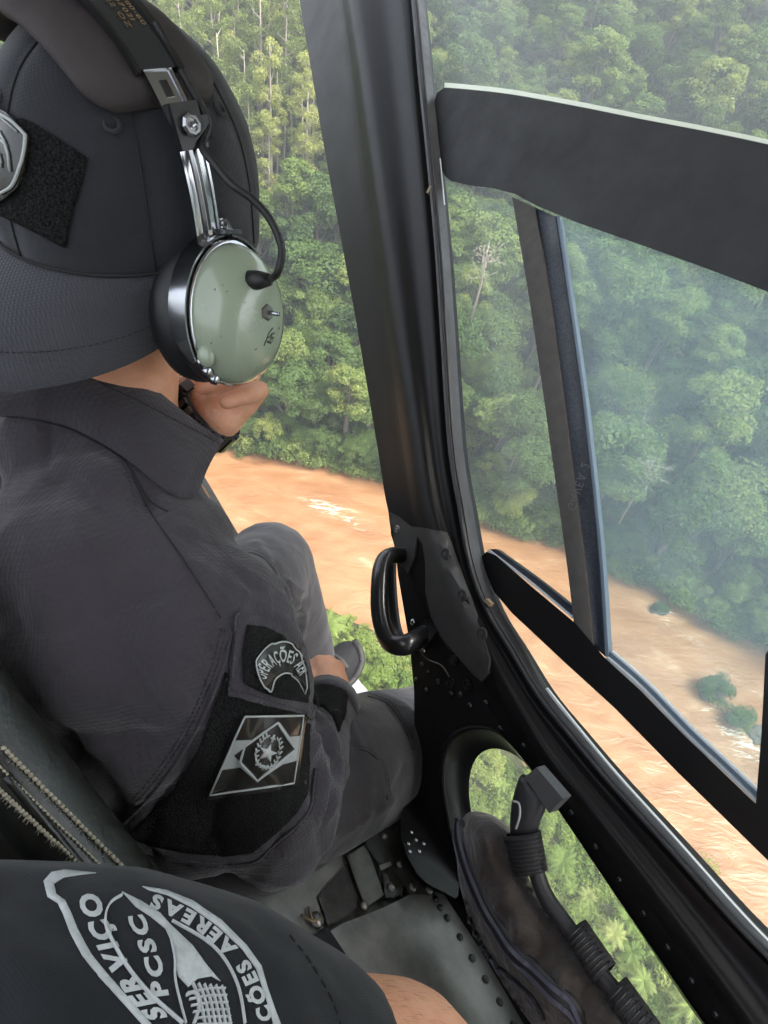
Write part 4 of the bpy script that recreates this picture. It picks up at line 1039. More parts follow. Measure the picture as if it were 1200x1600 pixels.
def loop(A, Bq, C, D):
    """webbing loop: quad corners in the picture, wrapped round the shaft"""
    b = B(); n = 14; rows = []
    for i in range(n):
        a = 2 * PI * i / n; rows.append((math.cos(a), math.sin(a)))
    r0, r1 = [], []
    ma, mb = (tw(*A) + tw(*Bq)) / 2, (tw(*D) + tw(*C)) / 2; ha, hb = (tw(*Bq) - tw(*A)) / 2, (tw(*C) - tw(*D)) / 2
    out = [[m + h * c * k - NW * s * .017 * k for c, s in rows] for m, h, k in ((ma, ha, .86), (ma, ha, 1), (ma * .66 + mb * .34, ha * .66 + hb * .34, 1.), (ma * .33 + mb * .67, ha * .33 + hb * .67, 1), (mb, hb, 1), (mb, hb, .86))]
    b.grid(out, True); o = b.obj('webbing_loop', 'webbing', bag); 
    rb = B()
    for t in np.linspace(.08, .92, 9):
        m = ma * (1 - t) + mb * t; h = ha * (1 - t) + hb * t; rb.tube([m + h * c * 1.01 - NW * s * .0178 for c, s in rows if s > -.2], .0009, 4)
    rb.obj('webbing_rib', 'gasket', o)
loop((790, 1303), (842, 1300), (852, 1362), (808, 1365))
loop((893, 1462), (908, 1440), (956, 1508), (935, 1535))
loop((955, 1555), (972, 1530), (1040, 1620), (1010, 1650))
# ------------------------------------------------------------------ crewman in the doorway (eye frame)
HC = np.array([-.2074, -.2458, .5096])
HA = np.array([.71883, .60329, -.34544]); HU = np.array([.16983, -.63424, -.75425]); HF = np.array([.67412, -.48351, .55837])
def hd_(a, u, f): return HC + HA * a + HU * u + HF * f
man = empty('person', fl(330, 1330), 'crewman in black uniform, backward cap and headset sitting in the open doorway', 'person')
NB = np.array([-.263, -.119, .616])                       # base of the neck
PV = np.array([-.205, .295, .70])                         # pelvis
dn = (PV - NB) / np.linalg.norm(PV - NB)
rv = np.array([.70, .05, -.71]); rv -= (rv @ dn) * dn; rv /= np.linalg.norm(rv)
ch = np.cross(rv, dn); ch /= np.linalg.norm(ch)           # chest side
if ch[0] < 0: ch = -ch
def bd_(r, d, c): return NB + rv * r + dn * d + ch * c
SH = np.array([-.166, .108, .545]); EL = P(430, 1262, .645); WR = P(516, 1098, .86)
SHL = bd_(-.185, .07, 0)
RH = np.array([-.150, .345, .72]); LH = np.array([-.28, .26, .84])
RK = P(700, 1132, 1.14); RA = RK + G * .36 + FW * .16
LK = P(420, 882, 1.33); LA = P(500, 1045, 1.57)
# --- body: one continuous skin, clothes lie over it
bb = B()
bb.ell(hd_(0, -.005, -.005), [HA, HU, HF], (.074, .115, .094), 24, 16)
bb.ell(hd_(-.004, -.080, .035), [HA, HU, HF], (.046, .052, .054), 20, 12)          # jaw
bb.ell(hd_(0, -.055, .100), [HA, HU, HF], (.012, .020, .018), 12, 8)           # nose
bb.ell(hd_(0, -.018, .085), [HA, HU, HF], (.045, .010, .012), 12, 8)           # brow
bb.ell(hd_(0, -.098, .088), [HA, HU, HF], (.022, .010, .010), 12, 8)           # lips
for s in (-1, 1): bb.ell(hd_(s * .076, -.04, -.004), [HA, HU, HF], (.010, .032, .020), 12, 8)
bb.limb([hd_(0, -.06, -.02), hd_(0, -.13, -.03), NB + dn * .03], [.058, .050, .046])
for k in range(6): bb.ell(bd_(0, .06 + .068 * k, -.02 * math.sin(k * .6)), [rv, dn, ch], ((.06, .09, .11, .11, .11, .10)[k], .06, .07), 20, 10)
bb.limb([bd_(.03, .12, 0), SH, EL, WR], [.05, .050, .04, .027])
LE = bd_(-.25, .22, .05); LW = P(280, 700, .67)
bb.limb([bd_(-.05, .12, 0), SHL, LE, LW], [.05, .050, .038, .026])
bb.limb([RH, RK, RA], [.075, .052, .038]); bb.limb([LH, LK, LA], [.075, .052, .036])
bb.limb([RA, RA + NW * .14 + G * .04], [.036, .026]); bb.limb([LA, P(525, 1046, 1.6)], [.034, .026])
# left hand held to the chin: palm, four fingers, thumb
def hand(b, wrist, knuck, side, nrm, fingers, thumb, sc=1.):
    """fingers: list of joint lists; palm from wrist to knuckle line"""
    pc = (wrist + knuck) / 2; ax = knuck - wrist; L = np.linalg.norm(ax); ax /= L
    b.ell(pc, [side, ax, nrm], (.041 * sc, L * .62, .017 * sc), 18, 12)
    for i in range(4): b.limb([wrist + side * (.012 - .008 * i) * sc, knuck + side * (.030 - .020 * i) * sc], [.016 * sc, .011 * sc], 10)
    for jn in fingers: b.limb(jn, [.0098 * sc, .0090 * sc, .0084 * sc, .0072 * sc][:len(jn)], 10)
    b.limb(thumb, [.014 * sc, .0115 * sc, .0095 * sc][:len(thumb)], 10)
bb.limb([LW, P(300, 684, .662)], [.029, .027])
lh = B()
lh.limb([P(285, 697, .668), P(318, 668, .655), P(345, 647, .645)], [.026, .0255, .026]); lh.limb([P(345, 647, .645), P(378, 622, .645)], [.025, .020]); lh.limb([P(335, 640, .652), P(352, 612, .665)], [.022, .018])
for jn in ([P(380, 632, .642), P(405, 610, .634), P(386, 616, .612), P(354, 627, .602)], [P(366, 614, .652), P(394, 582, .655), P(352, 594, .630), P(316, 605, .617)],
           [P(352, 608, .668), P(372, 562, .685), P(330, 570, .675), P(298, 584, .668)]):
    lh.limb(jn, [.015, .0105, .0098, .0082])
lh.limb([P(322, 655, .648), P(300, 622, .655), P(290, 598, .660)], [.017, .012, .0095])
lhf = fuse(lh, .0024, 4, .5)
# right hand resting on the leg
bb.limb([WR, P(517, 1078, .885), P(516, 1062, .90)], [.027, .030, .026])
for i, (x0, y0, x1, y1, x2, y2) in enumerate([(492, 1054, 486, 1040, 483, 1048), (504, 1046, 500, 1032, 494, 1034), (516, 1045, 515, 1033, 508, 1032), (527, 1050, 530, 1042, 524, 1038)]):
    bb.limb([P(514 + 5 * (i - 1.5), 1066, .895), P(x0, y0, .91), P(x1, y1, .925), P(x2, y2, .945)], [.016, .0115, .010, .0085])
bb.limb([P(498, 1078, .88), P(487, 1068, .885), P(481, 1056, .895)], [.015, .012, .009])
body = fuse(bb, .0042, 4, .5); body.add(lhf.v, lhf.f); body.obj('body', 'skin', man)
# --- shirt
sb = B()
for d, c, rr, cc, hh in ((.05, -.03, .075, .065, .045), (.10, -.045, .120, .095, .065), (.15, -.060, .165, .122, .09), (.22, -.070, .180, .128, .09), (.30, -.060, .170, .128, .09), (.37, -.035, .162, .125, .08), (.43, -.01, .158, .120, .06)):
    sb.ell(bd_(0, d, c), [rv, dn, ch], (rr, hh, cc), 28, 14)
sb.limb([bd_(.02, .06, -.02), bd_(.07, .13, -.02), SH + dn * .01], [.045, .052, .078])
sb.limb([bd_(-.02, .05, -.06), bd_(-.10, .08, -.07)], [.07, .085])
sb.limb([bd_(-.03, .01, -.01), bd_(-.12, .055, -.01), SHL], [.070, .078, .085])
sb.limb([SH, SH * .5 + EL * .5 - ch * .006, EL + np.array([0, .006, -.004]), EL * .5 + WR * .5, WR + (EL - WR) * .06], [.088, .079, .070, .056, .044])
sb.limb([SHL, LE, LW * .88 + LE * .12], [.085, .07, .042])
shirt = fuse(sb, .0065, 10, .6)
# bunched folds at the elbow and under the arm, drag lines over the back
def crease(b, px, w, h, bvh=None):
    bvh = bvh or b.bvh(); pth = path_on(bvh, px, 0, 6)
    if len(pth) < 2: return
    v = np.array(b.v); pa = np.array(pth); best = np.full(len(v), 9.)
    for i in range(len(pa) - 1):
        ab = pa[i + 1] - pa[i]; t = np.clip(((v - pa[i]) @ ab) / (ab @ ab + 1e-12), 0, 1); best = np.minimum(best, np.linalg.norm(v - pa[i] - t[:, None] * ab, axis=1))
    v = v + b.n * (h * np.exp(-(best / w) ** 2))[:, None]; b.v = [tuple(p) for p in v]
bs0 = shirt.bvh()
for px, w, h in [([(482, 1100), (520, 1150), (530, 1210), (515, 1270)], .006, .006), ([(480, 1135), (503, 1180), (508, 1240), (498, 1290)], .006, .006), ([(480, 1118), (512, 1165), (520, 1215), (507, 1280)], .0045, -.006), ([(480, 1160), (492, 1210), (490, 1270)], .005, -.004),
                 ([(440, 1290), (470, 1280), (500, 1240)], .007, .004), ([(110, 1180), (160, 1210), (190, 1270)], .012, -.010), ([(150, 1160), (185, 1230), (200, 1280)], .010, .006),
                 ([(250, 820), (320, 900), (360, 950)], .008, .003), ([(120, 700), (190, 760), (260, 900), (330, 980)], .006, .0025), ([(60, 720), (150, 800), (230, 930)], .012, -.003), ([(20, 860), (150, 900), (300, 980)], .02, -.003),
                 ([(200, 720), (240, 800), (290, 840)], .010, -.004), ([(10, 980), (120, 1010), (260, 1100)], .025, .004), ([(250, 900), (330, 960)], .006, -.002), ([(380, 920), (430, 960), (470, 1000)], .007, .003)]:
    crease(shirt, px, w, h, bs0)
v = np.array(shirt.v)
def wrinkle(p, k, a, st):
    q = Vector((p[0] * k * st[0], p[1] * k * st[1], p[2] * k * st[2])); q += Vector((noise.noise(q * .7), noise.noise(q * .7 + Vector((5, 1, 2))), 0)) * .6
    return a * (1 - min(1, abs(noise.noise(q)) * 2.4)) ** 3
dsp = np.array([noise.noise(Vector(p) * 9.) * .004 + noise.noise(Vector(p) * 26.) * .0014 - wrinkle(p, 11, .0048, (1.4, .6, 1)) + wrinkle(p, 19, .0026, (.8, 1.2, 1)) for p in v]); shirt.v = [tuple(p) for p in v + shirt.n * dsp[:, None]]
so = shirt.obj('shirt', 'shirt', man); bvS = shirt.bvh()
# collar: folded band round the neck
low = [P(-60, 640, .52), P(0, 648, .525), P(60, 655, .535), P(120, 672, .545), P(190, 712, .55), P(245, 755, .56), P(280, 778, .575), P(298, 770, .60)]
top = [P(-60, 560, .56), P(0, 572, .565), P(80, 565, .56), P(150, 575, .56), P(210, 595, .565), P(265, 636, .575), P(310, 670, .59), P(340, 688, .61)]
lowc, topc = catmull(low, 5), catmull(top, 5)
def snug(p, gap, inner=0.):
    x, y = 600 + FPX * p[0] / p[2], 800 + FPX * p[1] / p[2]; h = on(bvS, x, y)
    return P(x, y, h[2] - gap) if h is not None and h[2] - gap < p[2] else p
lowc = [snug(p, .004) for p in lowc]; topc = [snug(p, .008) for p in topc]
rows = []
for s in np.linspace(0, 1, 9):
    rows.append([l * (1 - s) + t * s - (np.array([0, 0, 1.]) * .008 * math.sin(PI * s)) for l, t in zip(lowc, topc)])
inn = [[p + np.array([.004, -.002, .012]) for p in r] for r in rows]
b = B(); ring_rows = [rows[i] for i in range(9)] + [inn[i] for i in range(8, -1, -1)]
b.grid([[r[j] for r in ring_rows] for j in range(len(lowc))], True, True); b.obj('collar', 'shirt', so, angle=60); bvC = b.bvh()
hid = catmull([P(298, 770, .60), P(300, 740, .66), P(270, 690, .71), P(200, 640, .72), P(120, 600, .68)], 5); hit_ = [p + np.array([.005, -.035, -.01]) for p in hid]
b = B(); b.grid([[a, c, c + np.array([0, 0, .01]), a + np.array([0, 0, .01])] for a, c in zip(hid, hit_)], True, True); b.obj('collar_flap', 'shirt', so)
def seam(px, bvh, parent, r=.0011, lift=.0004, m='thread', name='seam'):
    p = path_on(bvh, px, lift, 10)
    if len(p) > 2: b = B(); b.tube(p, r, 6); return b.obj(name, m, parent)
def stitches(px, bvh, parent, ln=.0026, r=.00042, m='thread', lift=.0004):
    p = path_on(bvh, px, lift, 40); b = B(); i = 0; acc = 0.; st = None
    pts = []; 
    for a, c in zip(p[:-1], p[1:]):
        L = np.linalg.norm(c - a)
        if acc % (ln * 1.7) < ln: pts.append((a, c))
        acc += L
    for a, c in pts: b.tube([a, c], r, 4, caps=False)
    if b.v: return b.obj('stitch_row', m, parent)
seam([(155, 598), (215, 626), (268, 654), (312, 676), (335, 690)], bvC, so, .0005); stitches([(5, 656), (60, 663), (120, 680), (188, 720), (240, 760), (275, 772)], bvC, so)
seam([(0, 650), (60, 657), (120, 676), (180, 710), (205, 735), (232, 780), (262, 800)], bvS, so, .0009)
stitches([(190, 722), (200, 745), (212, 790)], bvS, so)
seam([(205, 740), (235, 800), (290, 880), (345, 965)], bvS, so, .0006); 
# armhole seam, double-stitched
ARM = [(362, 985), (352, 1030), (330, 1090), (295, 1160), (250, 1225), (205, 1275), (178, 1302)]
seam(ARM, bvS, so, .0018, .0003, 'shirt'); stitches(sidestep(ARM, -10), bvS, so); stitches(sidestep(ARM, -17), bvS, so)
# sleeve loop-fastener panel
velp = [(345, 1075), (352, 1050), (368, 1075), (420, 1100), (470, 1115), (483, 1125), (482, 1200), (478, 1240), (462, 1270), (430, 1300), (395, 1330), (350, 1336), (290, 1330), (235, 1318), (198, 1305), (225, 1280), (270, 1235), (310, 1170)]
b = decal(bvS, velp, .0022, 8); vo = b.obj('sleeve_panel', 'velcro', so); bvV = b.bvh()
hem = [(200, 1318), (260, 1340), (330, 1350), (395, 1346), (425, 1322), (470, 1282), (485, 1255), (492, 1200)]
seam(hem, bvS, so, .0016, .0006, 'shirt'); stitches(sidestep(hem, -5), bvS, so)
# pocket flap with the curved tab patch
flap = [(368, 962), (372, 958), (410, 965), (440, 978), (470, 1010), (482, 1060), (484, 1120), (430, 1104), (384, 1090), (358, 1082), (354, 1074), (362, 1010)]
b = decal(bvS, flap, .0045, 7, .0005); fo_ = b.obj('pocket_flap', 'shirt', so, angle=50); bvF = b.bvh()
stitches([(372, 966), (366, 1012), (359, 1072), (390, 1084), (432, 1098), (478, 1112)], bvF, so, lift=.0004)
b = decal(bvF, [(386, 976), (412, 980), (440, 992), (466, 1022), (477, 1062), (480, 1098), (436, 1090), (400, 1078), (380, 1066), (378, 1020)], .002, 7); b.obj('flap_panel', 'velcro', so); bvFP = b.bvh()
def outline(poly, bvh, r, m, parent, lift=.001, name='patch_border', closed=True, n=5):
    if n <= 2: q = [np.array(poly[i]) * (1 - t) + np.array(poly[(i + 1) % len(poly)]) * t for i in range(len(poly)) for t in (0, .25, .5, .75)]
    else: q = catmull([(x, y, 0) for x, y in poly], n, closed)
    p = [on(bvh, a[0], a[1], lift) for a in q]; p = [a for a in p if a is not None]
    if closed: p = p + p[:2]
    b = B(); b.tube(p, r, 6); return b.obj(name, m, parent)
arc = [(400, 1035), (404, 1026), (418, 1010), (434, 1002), (448, 1001), (462, 1010), (472, 1028), (478, 1055), (480, 1085), (472, 1072), (466, 1062), (455, 1054), (445, 1052), (435, 1056), (427, 1064), (421, 1082), (412, 1072), (404, 1055)]
arcc = [(q[0], q[1]) for q in catmull([(x, y, 0) for x, y in arc], 3, True)]
b = decal(bvFP, arcc, .003, 5); b.obj('tab_patch', 'rubber_patch', so, angle=50); bvA = b.bvh()
outline([(x * .95 + 445 * .05, y * .95 + 1040 * .05) for x, y in arc], bvA, .0007, 'rubber_line', so)
b = text_px(bvA, 'OPERAÇÕES AÉR', [(415, 1062), (421, 1046), (433, 1037), (446, 1034), (459, 1042), (468, 1056)], None, 20, .0006, .02); b.obj('patch_lettering', 'rubber_line', so, smooth=False)
# flag patch
FLG_ = [(379, 1115), (476, 1114), (460, 1227), (323, 1245)]
b = decal(bvV, FLG_, .0032, 7); b.obj('flag_patch', 'rubber_patch', so, angle=40); bvP = b.bvh()
outline([(382, 1119), (473, 1118), (458, 1223), (328, 1241)], bvP, .0009, 'rubber_line', so, n=2)
b = decal(bvP, [(367, 1157), (395, 1156), (436, 1128), (452, 1151), (471, 1149), (463, 1188), (441, 1194), (401, 1221), (376, 1198), (346, 1202)], .0008, 6); b.obj('flag_band', 'rubber_grey', so, angle=40); bvB = b.bvh()
b = decal(bvB, [(366, 1180), (434, 1131), (460, 1170), (402, 1219)], .0008, 6); b.obj('flag_diamond', 'rubber_patch', so, angle=40); bvD = b.bvh()
outline([(366, 1180), (434, 1131), (460, 1170), (402, 1219)], bvD, .0011, 'rubber_line', so, n=2)
# crest: star in a wreath
def pxl(bvh, px, r, m, b, lift=.0008):
    p = [on(bvh, x, y, lift) for x, y in px]; p = [a for a in p if a is not None]
    if len(p) > 1: b.tube(p, r, 5)
ux, uy = np.array([.32, -.95]), np.array([.95, .32]); cc_ = np.array([418., 1176.])
def cr(u, v): return tuple(cc_ + ux * u + uy * v)
b = B()
star = []
for k in range(10):
    a = PI * k / 5; R_ = 15 if k % 2 == 0 else 6; star.append(cr(R_ * math.cos(a), R_ * math.sin(a)))
sb_ = decal(bvD, star, .0010, 4); b.add(sb_.v, sb_.f)
for sgn in (-1, 1):
    for k in range(9):
        a = -2.6 + k * .33; r1 = 20; u, v_ = r1 * 1.25 * math.sin(a + 1.1), sgn * (r1 * .85 * math.cos((a + 1.1) * .9)); 
        pxl(bvD, [cr(u, v_), cr(u + 6, v_ + sgn * 3)], .0009, '', b); pxl(bvD, [cr(u, v_), cr(u + 5, v_ - sgn * 3)], .0007, '', b)
pxl(bvD, [cr(18, 0), cr(30, 0)], .0012, '', b); pxl(bvD, [cr(24, -4), cr(24, 4)], .0008, '', b)
for q in (-9, -4, 0, 4, 9): pxl(bvD, [cr(-20, q), cr(-27 + abs(q) * .4, q * 1.4)], .0009, '', b)
b.obj('crest', 'rubber_line', so)
# cuff tab at the wrist
b = decal(bvS, [(487, 1076), (500, 1072), (538, 1074), (541, 1090), (538, 1112), (528, 1145), (520, 1120), (505, 1106), (488, 1100)], .0035, 6); b.obj('cuff_tab', 'velcro', so)
b = B(); rr = []
cx_ = (WR - EL) / np.linalg.norm(WR - EL)
b.tube([WR - cx_ * .035, WR - cx_ * .02, WR - cx_ * .002, WR - cx_ * .004], [.047, .046, .044, .036], 20); b.obj('cuff', 'shirt', so)
b = B(); b.tube(catmull([P(486, 1076, .83), P(496, 1074, .83), P(506, 1068, .835)], 4), [.0015] * 5 + [.0022] * 3 + [.0006], 6); b.obj('loose_thread_tab', 'thread', so)
# lanyard strap under the collar
b = B(); b.tube([P(292, 770, .62), P(294, 800, .66), P(290, 830, .70)], .006, 8, squash=((1, 0, 0), .4)); b.obj('lanyard', 'webbing', so)

# --- trousers
tb = B()
tb.limb([RH, LH], [.10, .10])
tb.limb([RH, RH * .5 + RK * .5, RK, RK * .5 + RA * .5, RA], [.100, .096, .080, .072, .062])
tb.limb([LH, LH * .5 + LK * .5, LK, LK * .55 + LA * .45, LA * .85 + LK * .15], [.100, .102, .098, .076, .058])
tr_ = fuse(tb, .008, 8, .6); bt0 = tr_.bvh()
for px, w, h in [([(540, 1120), (570, 1190), (575, 1270)], .008, .004), ([(600, 1095), (640, 1150)], .006, -.003), ([(430, 880), (455, 930), (470, 980)], .008, -.006), ([(445, 905), (478, 930)], .006, .005), ([(455, 940), (478, 960), (470, 1000)], .006, .005), ([(400, 850), (440, 900), (450, 950)], .01, .004), ([(480, 1300), (540, 1300), (610, 1250)], .008, .004), ([(420, 1370), (500, 1360), (560, 1330)], .008, -.006), ([(560, 1290), (600, 1255), (630, 1200)], .006, -.004)]:
    crease(tr_, px, w, h, bt0)
v = np.array(tr_.v); dsp = np.array([noise.noise(Vector(p) * 8.) * .006 + noise.noise(Vector(p) * 22.) * .002 for p in v]); tr_.v = [tuple(p) for p in v + tr_.n * dsp[:, None]]
to = tr_.obj('trousers', 'trouser', man); bvT = tr_.bvh()
for px in ([(378, 862), (405, 868), (428, 890), (444, 925), (452, 950)], [(575, 1088), (605, 1100), (628, 1130), (645, 1172)], [(545, 1170), (575, 1175), (598, 1200), (605, 1250)], [(500, 1300), (490, 1340), (470, 1380)]):
    seam(px, bvT, to, .0010); stitches(sidestep(px, 5), bvT, to, r=.0005)
pk = [(500, 1180), (548, 1166), (596, 1192), (604, 1240), (560, 1285), (510, 1300)]
b = decal(bvT, pk, .002, 12); b.obj('cargo_pocket', 'trouser', to, angle=50)
# boot tucked on the step
ft = B(); a0 = LA + np.array([0, .0, 0]); fdir = P(556, 1012, 1.62) - P(512, 1052, 1.60); fdir /= np.linalg.norm(fdir)
ft.limb([P(498, 1078, 1.57), P(514, 1058, 1.585), P(530, 1040, 1.60), P(543, 1026, 1.62)], [.046, .050, .050, .043])
ft.limb([P(530, 1052, 1.59), P(546, 1040, 1.605)], [.040, .034])
f2 = B(); f2.limb([RA - NW * .04, RA + NW * .06 + G * .03, RA + NW * .15 + G * .04], [.048, .048, .04]); fuse(f2, .007, 5).obj('shoe', 'shoe', man)
fb = fuse(ft, .007, 5); shoe = fb.obj('shoe', 'shoe', man); bvSh = fb.bvh()
b = B(); sole = path_on(bvSh, [(553, 1003), (562, 1018), (563, 1038), (553, 1058), (541, 1070)], .002, 6)
if len(sole) > 2: b.tube(sole, .010, 8); b.obj('shoe_sole', 'shoe_sole', shoe)
b = B(); tp_ = path_on(bvSh, [(520, 1024), (533, 1032), (542, 1044)], .002, 6)
if len(tp_) > 2: b.tube(tp_, .007, 8); b.obj('shoe_overlay', 'shoe_sole', shoe)

# --- cap, worn backwards
R3 = np.array([.090, .142, .108])
def capp(th, ph, s=1.):
    """th from the rim (0) to the crown (pi/2), ph round the head from the right ear to the front"""
    k = .86
    c_, s_ = math.cos(th) ** k, math.sin(th) ** .92 if th > 0 else -abs(math.sin(th)) * 1.
    return hd_(R3[0] * s * c_ * math.cos(ph), R3[1] * s * s_, R3[2] * s * c_ * math.sin(ph))
NP = 72
rows = [[capp(th, 2 * PI * j / NP) * 1. + HU * 0 for j in range(NP)] for th in np.linspace(-.10, PI / 2 - .01, 26)]
b = B(); b.grid(rows, True, False); cv = np.array(b.v)
cen = HC
for i in range(len(b.v)):
    p = Vector(b.v[i]); n = np.array(b.v[i]) - cen; n /= np.linalg.norm(n); ph_i = (i % NP) / NP * 2 * PI
    pan = abs(((ph_i + .35) / (PI / 3)) % 1 - .5) * 2
    b.v[i] = tuple(np.array(b.v[i]) + n * (-.0022 * pan ** 6 + noise.noise(p * 14.) * .0035 + noise.noise(p * 32.) * .0012))
cap = b.obj('cap', 'cap', man); bvH = b.bvh()
for k in range(6):
    ph = -.35 + PI / 3 * k; pts_ = []
    for th in np.linspace(-.05, PI / 2 - .03, 26):
        p = capp(th, ph); n = (p - cen) / np.linalg.norm(p - cen); h = bvH.ray_cast(Vector(p + n * .05), Vector(-n)); pts_.append(np.array(h[0]) + n * .0006 if h[0] is not None else p)
    b = B(); b.tube(pts_, .0008, 6); b.obj('cap_seam', 'thread', cap)
    pe = capp(.72, ph + .88); n = (pe - cen) / np.linalg.norm(pe - cen); h = bvH.ray_cast(Vector(pe + n * .05), Vector(-n))
    if h[0] is not None:
        x = np.cross(n, HU); x /= np.linalg.norm(x); y = np.cross(n, x); c = np.array(h[0]) + n * .0006
        b = B(); b.grid([[c + rr * (math.cos(a) * x + math.sin(a) * y) + n * hh for a in np.linspace(0, 2 * PI, 14, endpoint=False)] for rr, hh in ((.0062, -.001), (.0058, .001), (.004, .0012), (.003, -.001))], True); b.obj('eyelet', 'seam', cap)
# brim over the nape
rows = []; nph = 44
for s in np.linspace(0, 1, 12):
    r = []
    for ph in np.linspace(-PI / 2 - 1.28, -PI / 2 + 1.30, nph):
        q = (ph + PI / 2) / 1.29; ext = .094 * (max(0, 1 - abs(q) ** 2.0) ** .8 if q < 0 else max(0, 1 - q ** 1.6) ** 1.0) + .005 * (1 - abs(q) ** 8); base = capp(-.02, ph)
        outw = HA * math.cos(ph) * R3[0] + HF * math.sin(ph) * R3[2]; outw /= np.linalg.norm(outw)
        mixd = outw * .62 - HF * .38; mixd /= np.linalg.norm(mixd)
        r.append(base + mixd * ext * s + HU * (-.030 * s * (1 - .35 * max(q, 0)) * 1.5 - .022 * (q * q if q < 0 else .2 * q * q) * s - .016 * s * s + .004 * (1 - s)))
    rows.append(r)
b = B(); b.grid(rows + [[p - HU * .0032 for p in r] for r in rows[::-1]] + [rows[0]]); br = b.obj('brim', 'brim', cap, angle=50); bvBr = b.bvh()
b = B(); b.tube([p + HU * .002 - HF * .001 for p in rows[0]], .0013, 6); b.obj('brim_seam', 'thread', cap)
for k in (8,):
    b = B(); pr_ = rows[k]
    for i in range(2, nph - 3):
        for t in (0., .5): a0 = pr_[i] * (1 - t) + pr_[i + 1] * t + HU * .0006; a1 = pr_[i] * (1 - t - .28) + pr_[i + 1] * (t + .28) + HU * .0006; b.tube([a0, a1], .00045, 4, caps=False)
    b.obj('stitch_row', 'thread', cap)
b = decal(bvH, [(-20, 190), (40, 186), (60, 196), (100, 222), (136, 246), (128, 285), (112, 335), (103, 386), (70, 368), (30, 348), (-20, 325)], .0022, 8); b.obj('loop_panel', 'velcro', cap); bvL = b.bvh()
hexp = [(-60, 160), (0, 168), (22, 180), (48, 206), (54, 216), (48, 255), (38, 290), (18, 310), (-10, 318), (-60, 320)]
b = decal(bvL if False else bvH, hexp, .0032, 7, .0025); b.obj('cap_patch', 'rubber_patch', cap, angle=50); bvX = b.bvh()
outline([(0, 178), (20, 190), (38, 208), (41, 214), (38, 240), (32, 262), (20, 290), (0, 303)], bvX, .0011, 'rubber_line', cap, closed=False)
b = B(); pxl(bvX, [(0, 182), (12, 192), (28, 206)], .0006, '', b)
for px in ([(0, 205), (8, 220), (14, 240), (17, 268)], [(0, 218), (6, 222), (12, 228)], [(0, 240), (3, 252), (3, 262)]): pxl(bvX, px, .0011, '', b)
b.obj('cap_emblem', 'rubber_line', cap)

# ------------------------------------------------------------------ headset
hs_ = empty('headset', hd_(.1, -.03, 0), 'aviation headset with pale green ear cups over the backward cap', 'headset')
def bandp(t, s=1.12, f=0., du=0.):
    r = rad(t); f = f - .020 * float(np.clip((min(t, 180 - t) - 36) / 40, 0, 1.2)); return hd_(R3[0] * s * math.cos(r), .137 * s * math.sin(r) + du, f)
def band(name, m, t0, t1, w, th, s, parent=hs_, n=24, dome=0., f0=0.):
    rows = []
    for t in np.linspace(t0, t1, n):
        o = bandp(t, s + lift_(t), f0); r = rad(t); nn = HA * math.cos(r) * R3[1] + HU * math.sin(r) * R3[0]; nn /= np.linalg.norm(nn)
        rows.append([o - HF * w, o - HF * w * .5 + nn * dome, o + HF * w * .5 + nn * dome, o + HF * w, o + HF * w - nn * th, o - HF * w - nn * th])
    b = B(); b.grid(rows, True, True); return b.obj(name, m, parent, angle=40)
def lift_(t): return float(np.interp(min(t, 180 - t), [0, 10, 38, 52, 90], [0, 0, .005, .025, .03]))
# head pad: soft wrap over the top
rows = []
for t in np.linspace(46, 134, 34):
    e = min(1, (t - 46) / 7., (134 - t) / 7.); e = math.sqrt(max(e, .0)) if e > 0 else 0.02; r = rad(t); nn = HA * math.cos(r) * R3[1] + HU * math.sin(r) * R3[0]; nn /= np.linalg.norm(nn); o = bandp(t, 1.055); 
    rows.append([o + HF * .049 * (.72 + .28 * e) * (abs(math.cos(a)) ** .7) * np.sign(math.cos(a)) + nn * (-.001 + .0098 * max(e, .05) * math.sin(a) * (1 + .12 * noise.noise(Vector((t * .15, a, 2.))))) for a in np.linspace(0, 2 * PI, 28, endpoint=False)])
b = B(); b.grid(rows, True, True); b.obj('head_pad', 'leather', hs_)
band('headband', 'black_metal', 52, 128, .0125, .003, 1.145, dome=.001)
band('headband_cover', 'black_metal', 73, 107, .0175, .004, 1.165)
bx_ = band('slider_box', mat('slider_black', (.02, .023, .025), .25, coat=.5), 51, 74, .0135, .0035, 1.16, f0=-.001)
band('slider_lip', 'black_metal', 50, 75, .0022, .007, 1.175, f0=.0150)
band('slider_lip', 'black_metal', 50, 75, .0010, .006, 1.172, f0=-.0150)
band('slider_strip', 'chrome', 8, 60, .0095, .0012, 1.13, dome=.0006)
band('slider_edge', 'chrome', 8, 60, .0009, .003, 1.145, f0=-.0092); band('slider_edge', 'chrome', 8, 60, .0009, .003, 1.145, f0=.0092)
band('slider_rib', 'chrome', 11, 34, .0034, .002, 1.15, dome=.002)
band('slider_groove', 'black_metal', 13, 32, .0013, .001, 1.172)
band('slider_slot', 'black_metal', 45, 49, .0026, .002, 1.142)
bc = B(); r = rad(37.5); nn = HA * math.cos(r) * R3[1] + HU * math.sin(r) * R3[0]; nn /= np.linalg.norm(nn); tt_ = np.cross(HF, nn); c = bandp(37.5, 1.175)
bc.box(c, [HF, tt_, nn], (.0105, .0135, .0030)); cl = bc.obj('clamp', 'black_metal', hs_, smooth=False)
def disc(c, n, x, rs, k=16):
    y = np.cross(n, x); b = B(); b.grid([[c + rr * (math.cos(a) * x + math.sin(a) * y) + n * h for a in np.linspace(0, 2 * PI, k, endpoint=False)] for rr, h in rs], True, True); return b
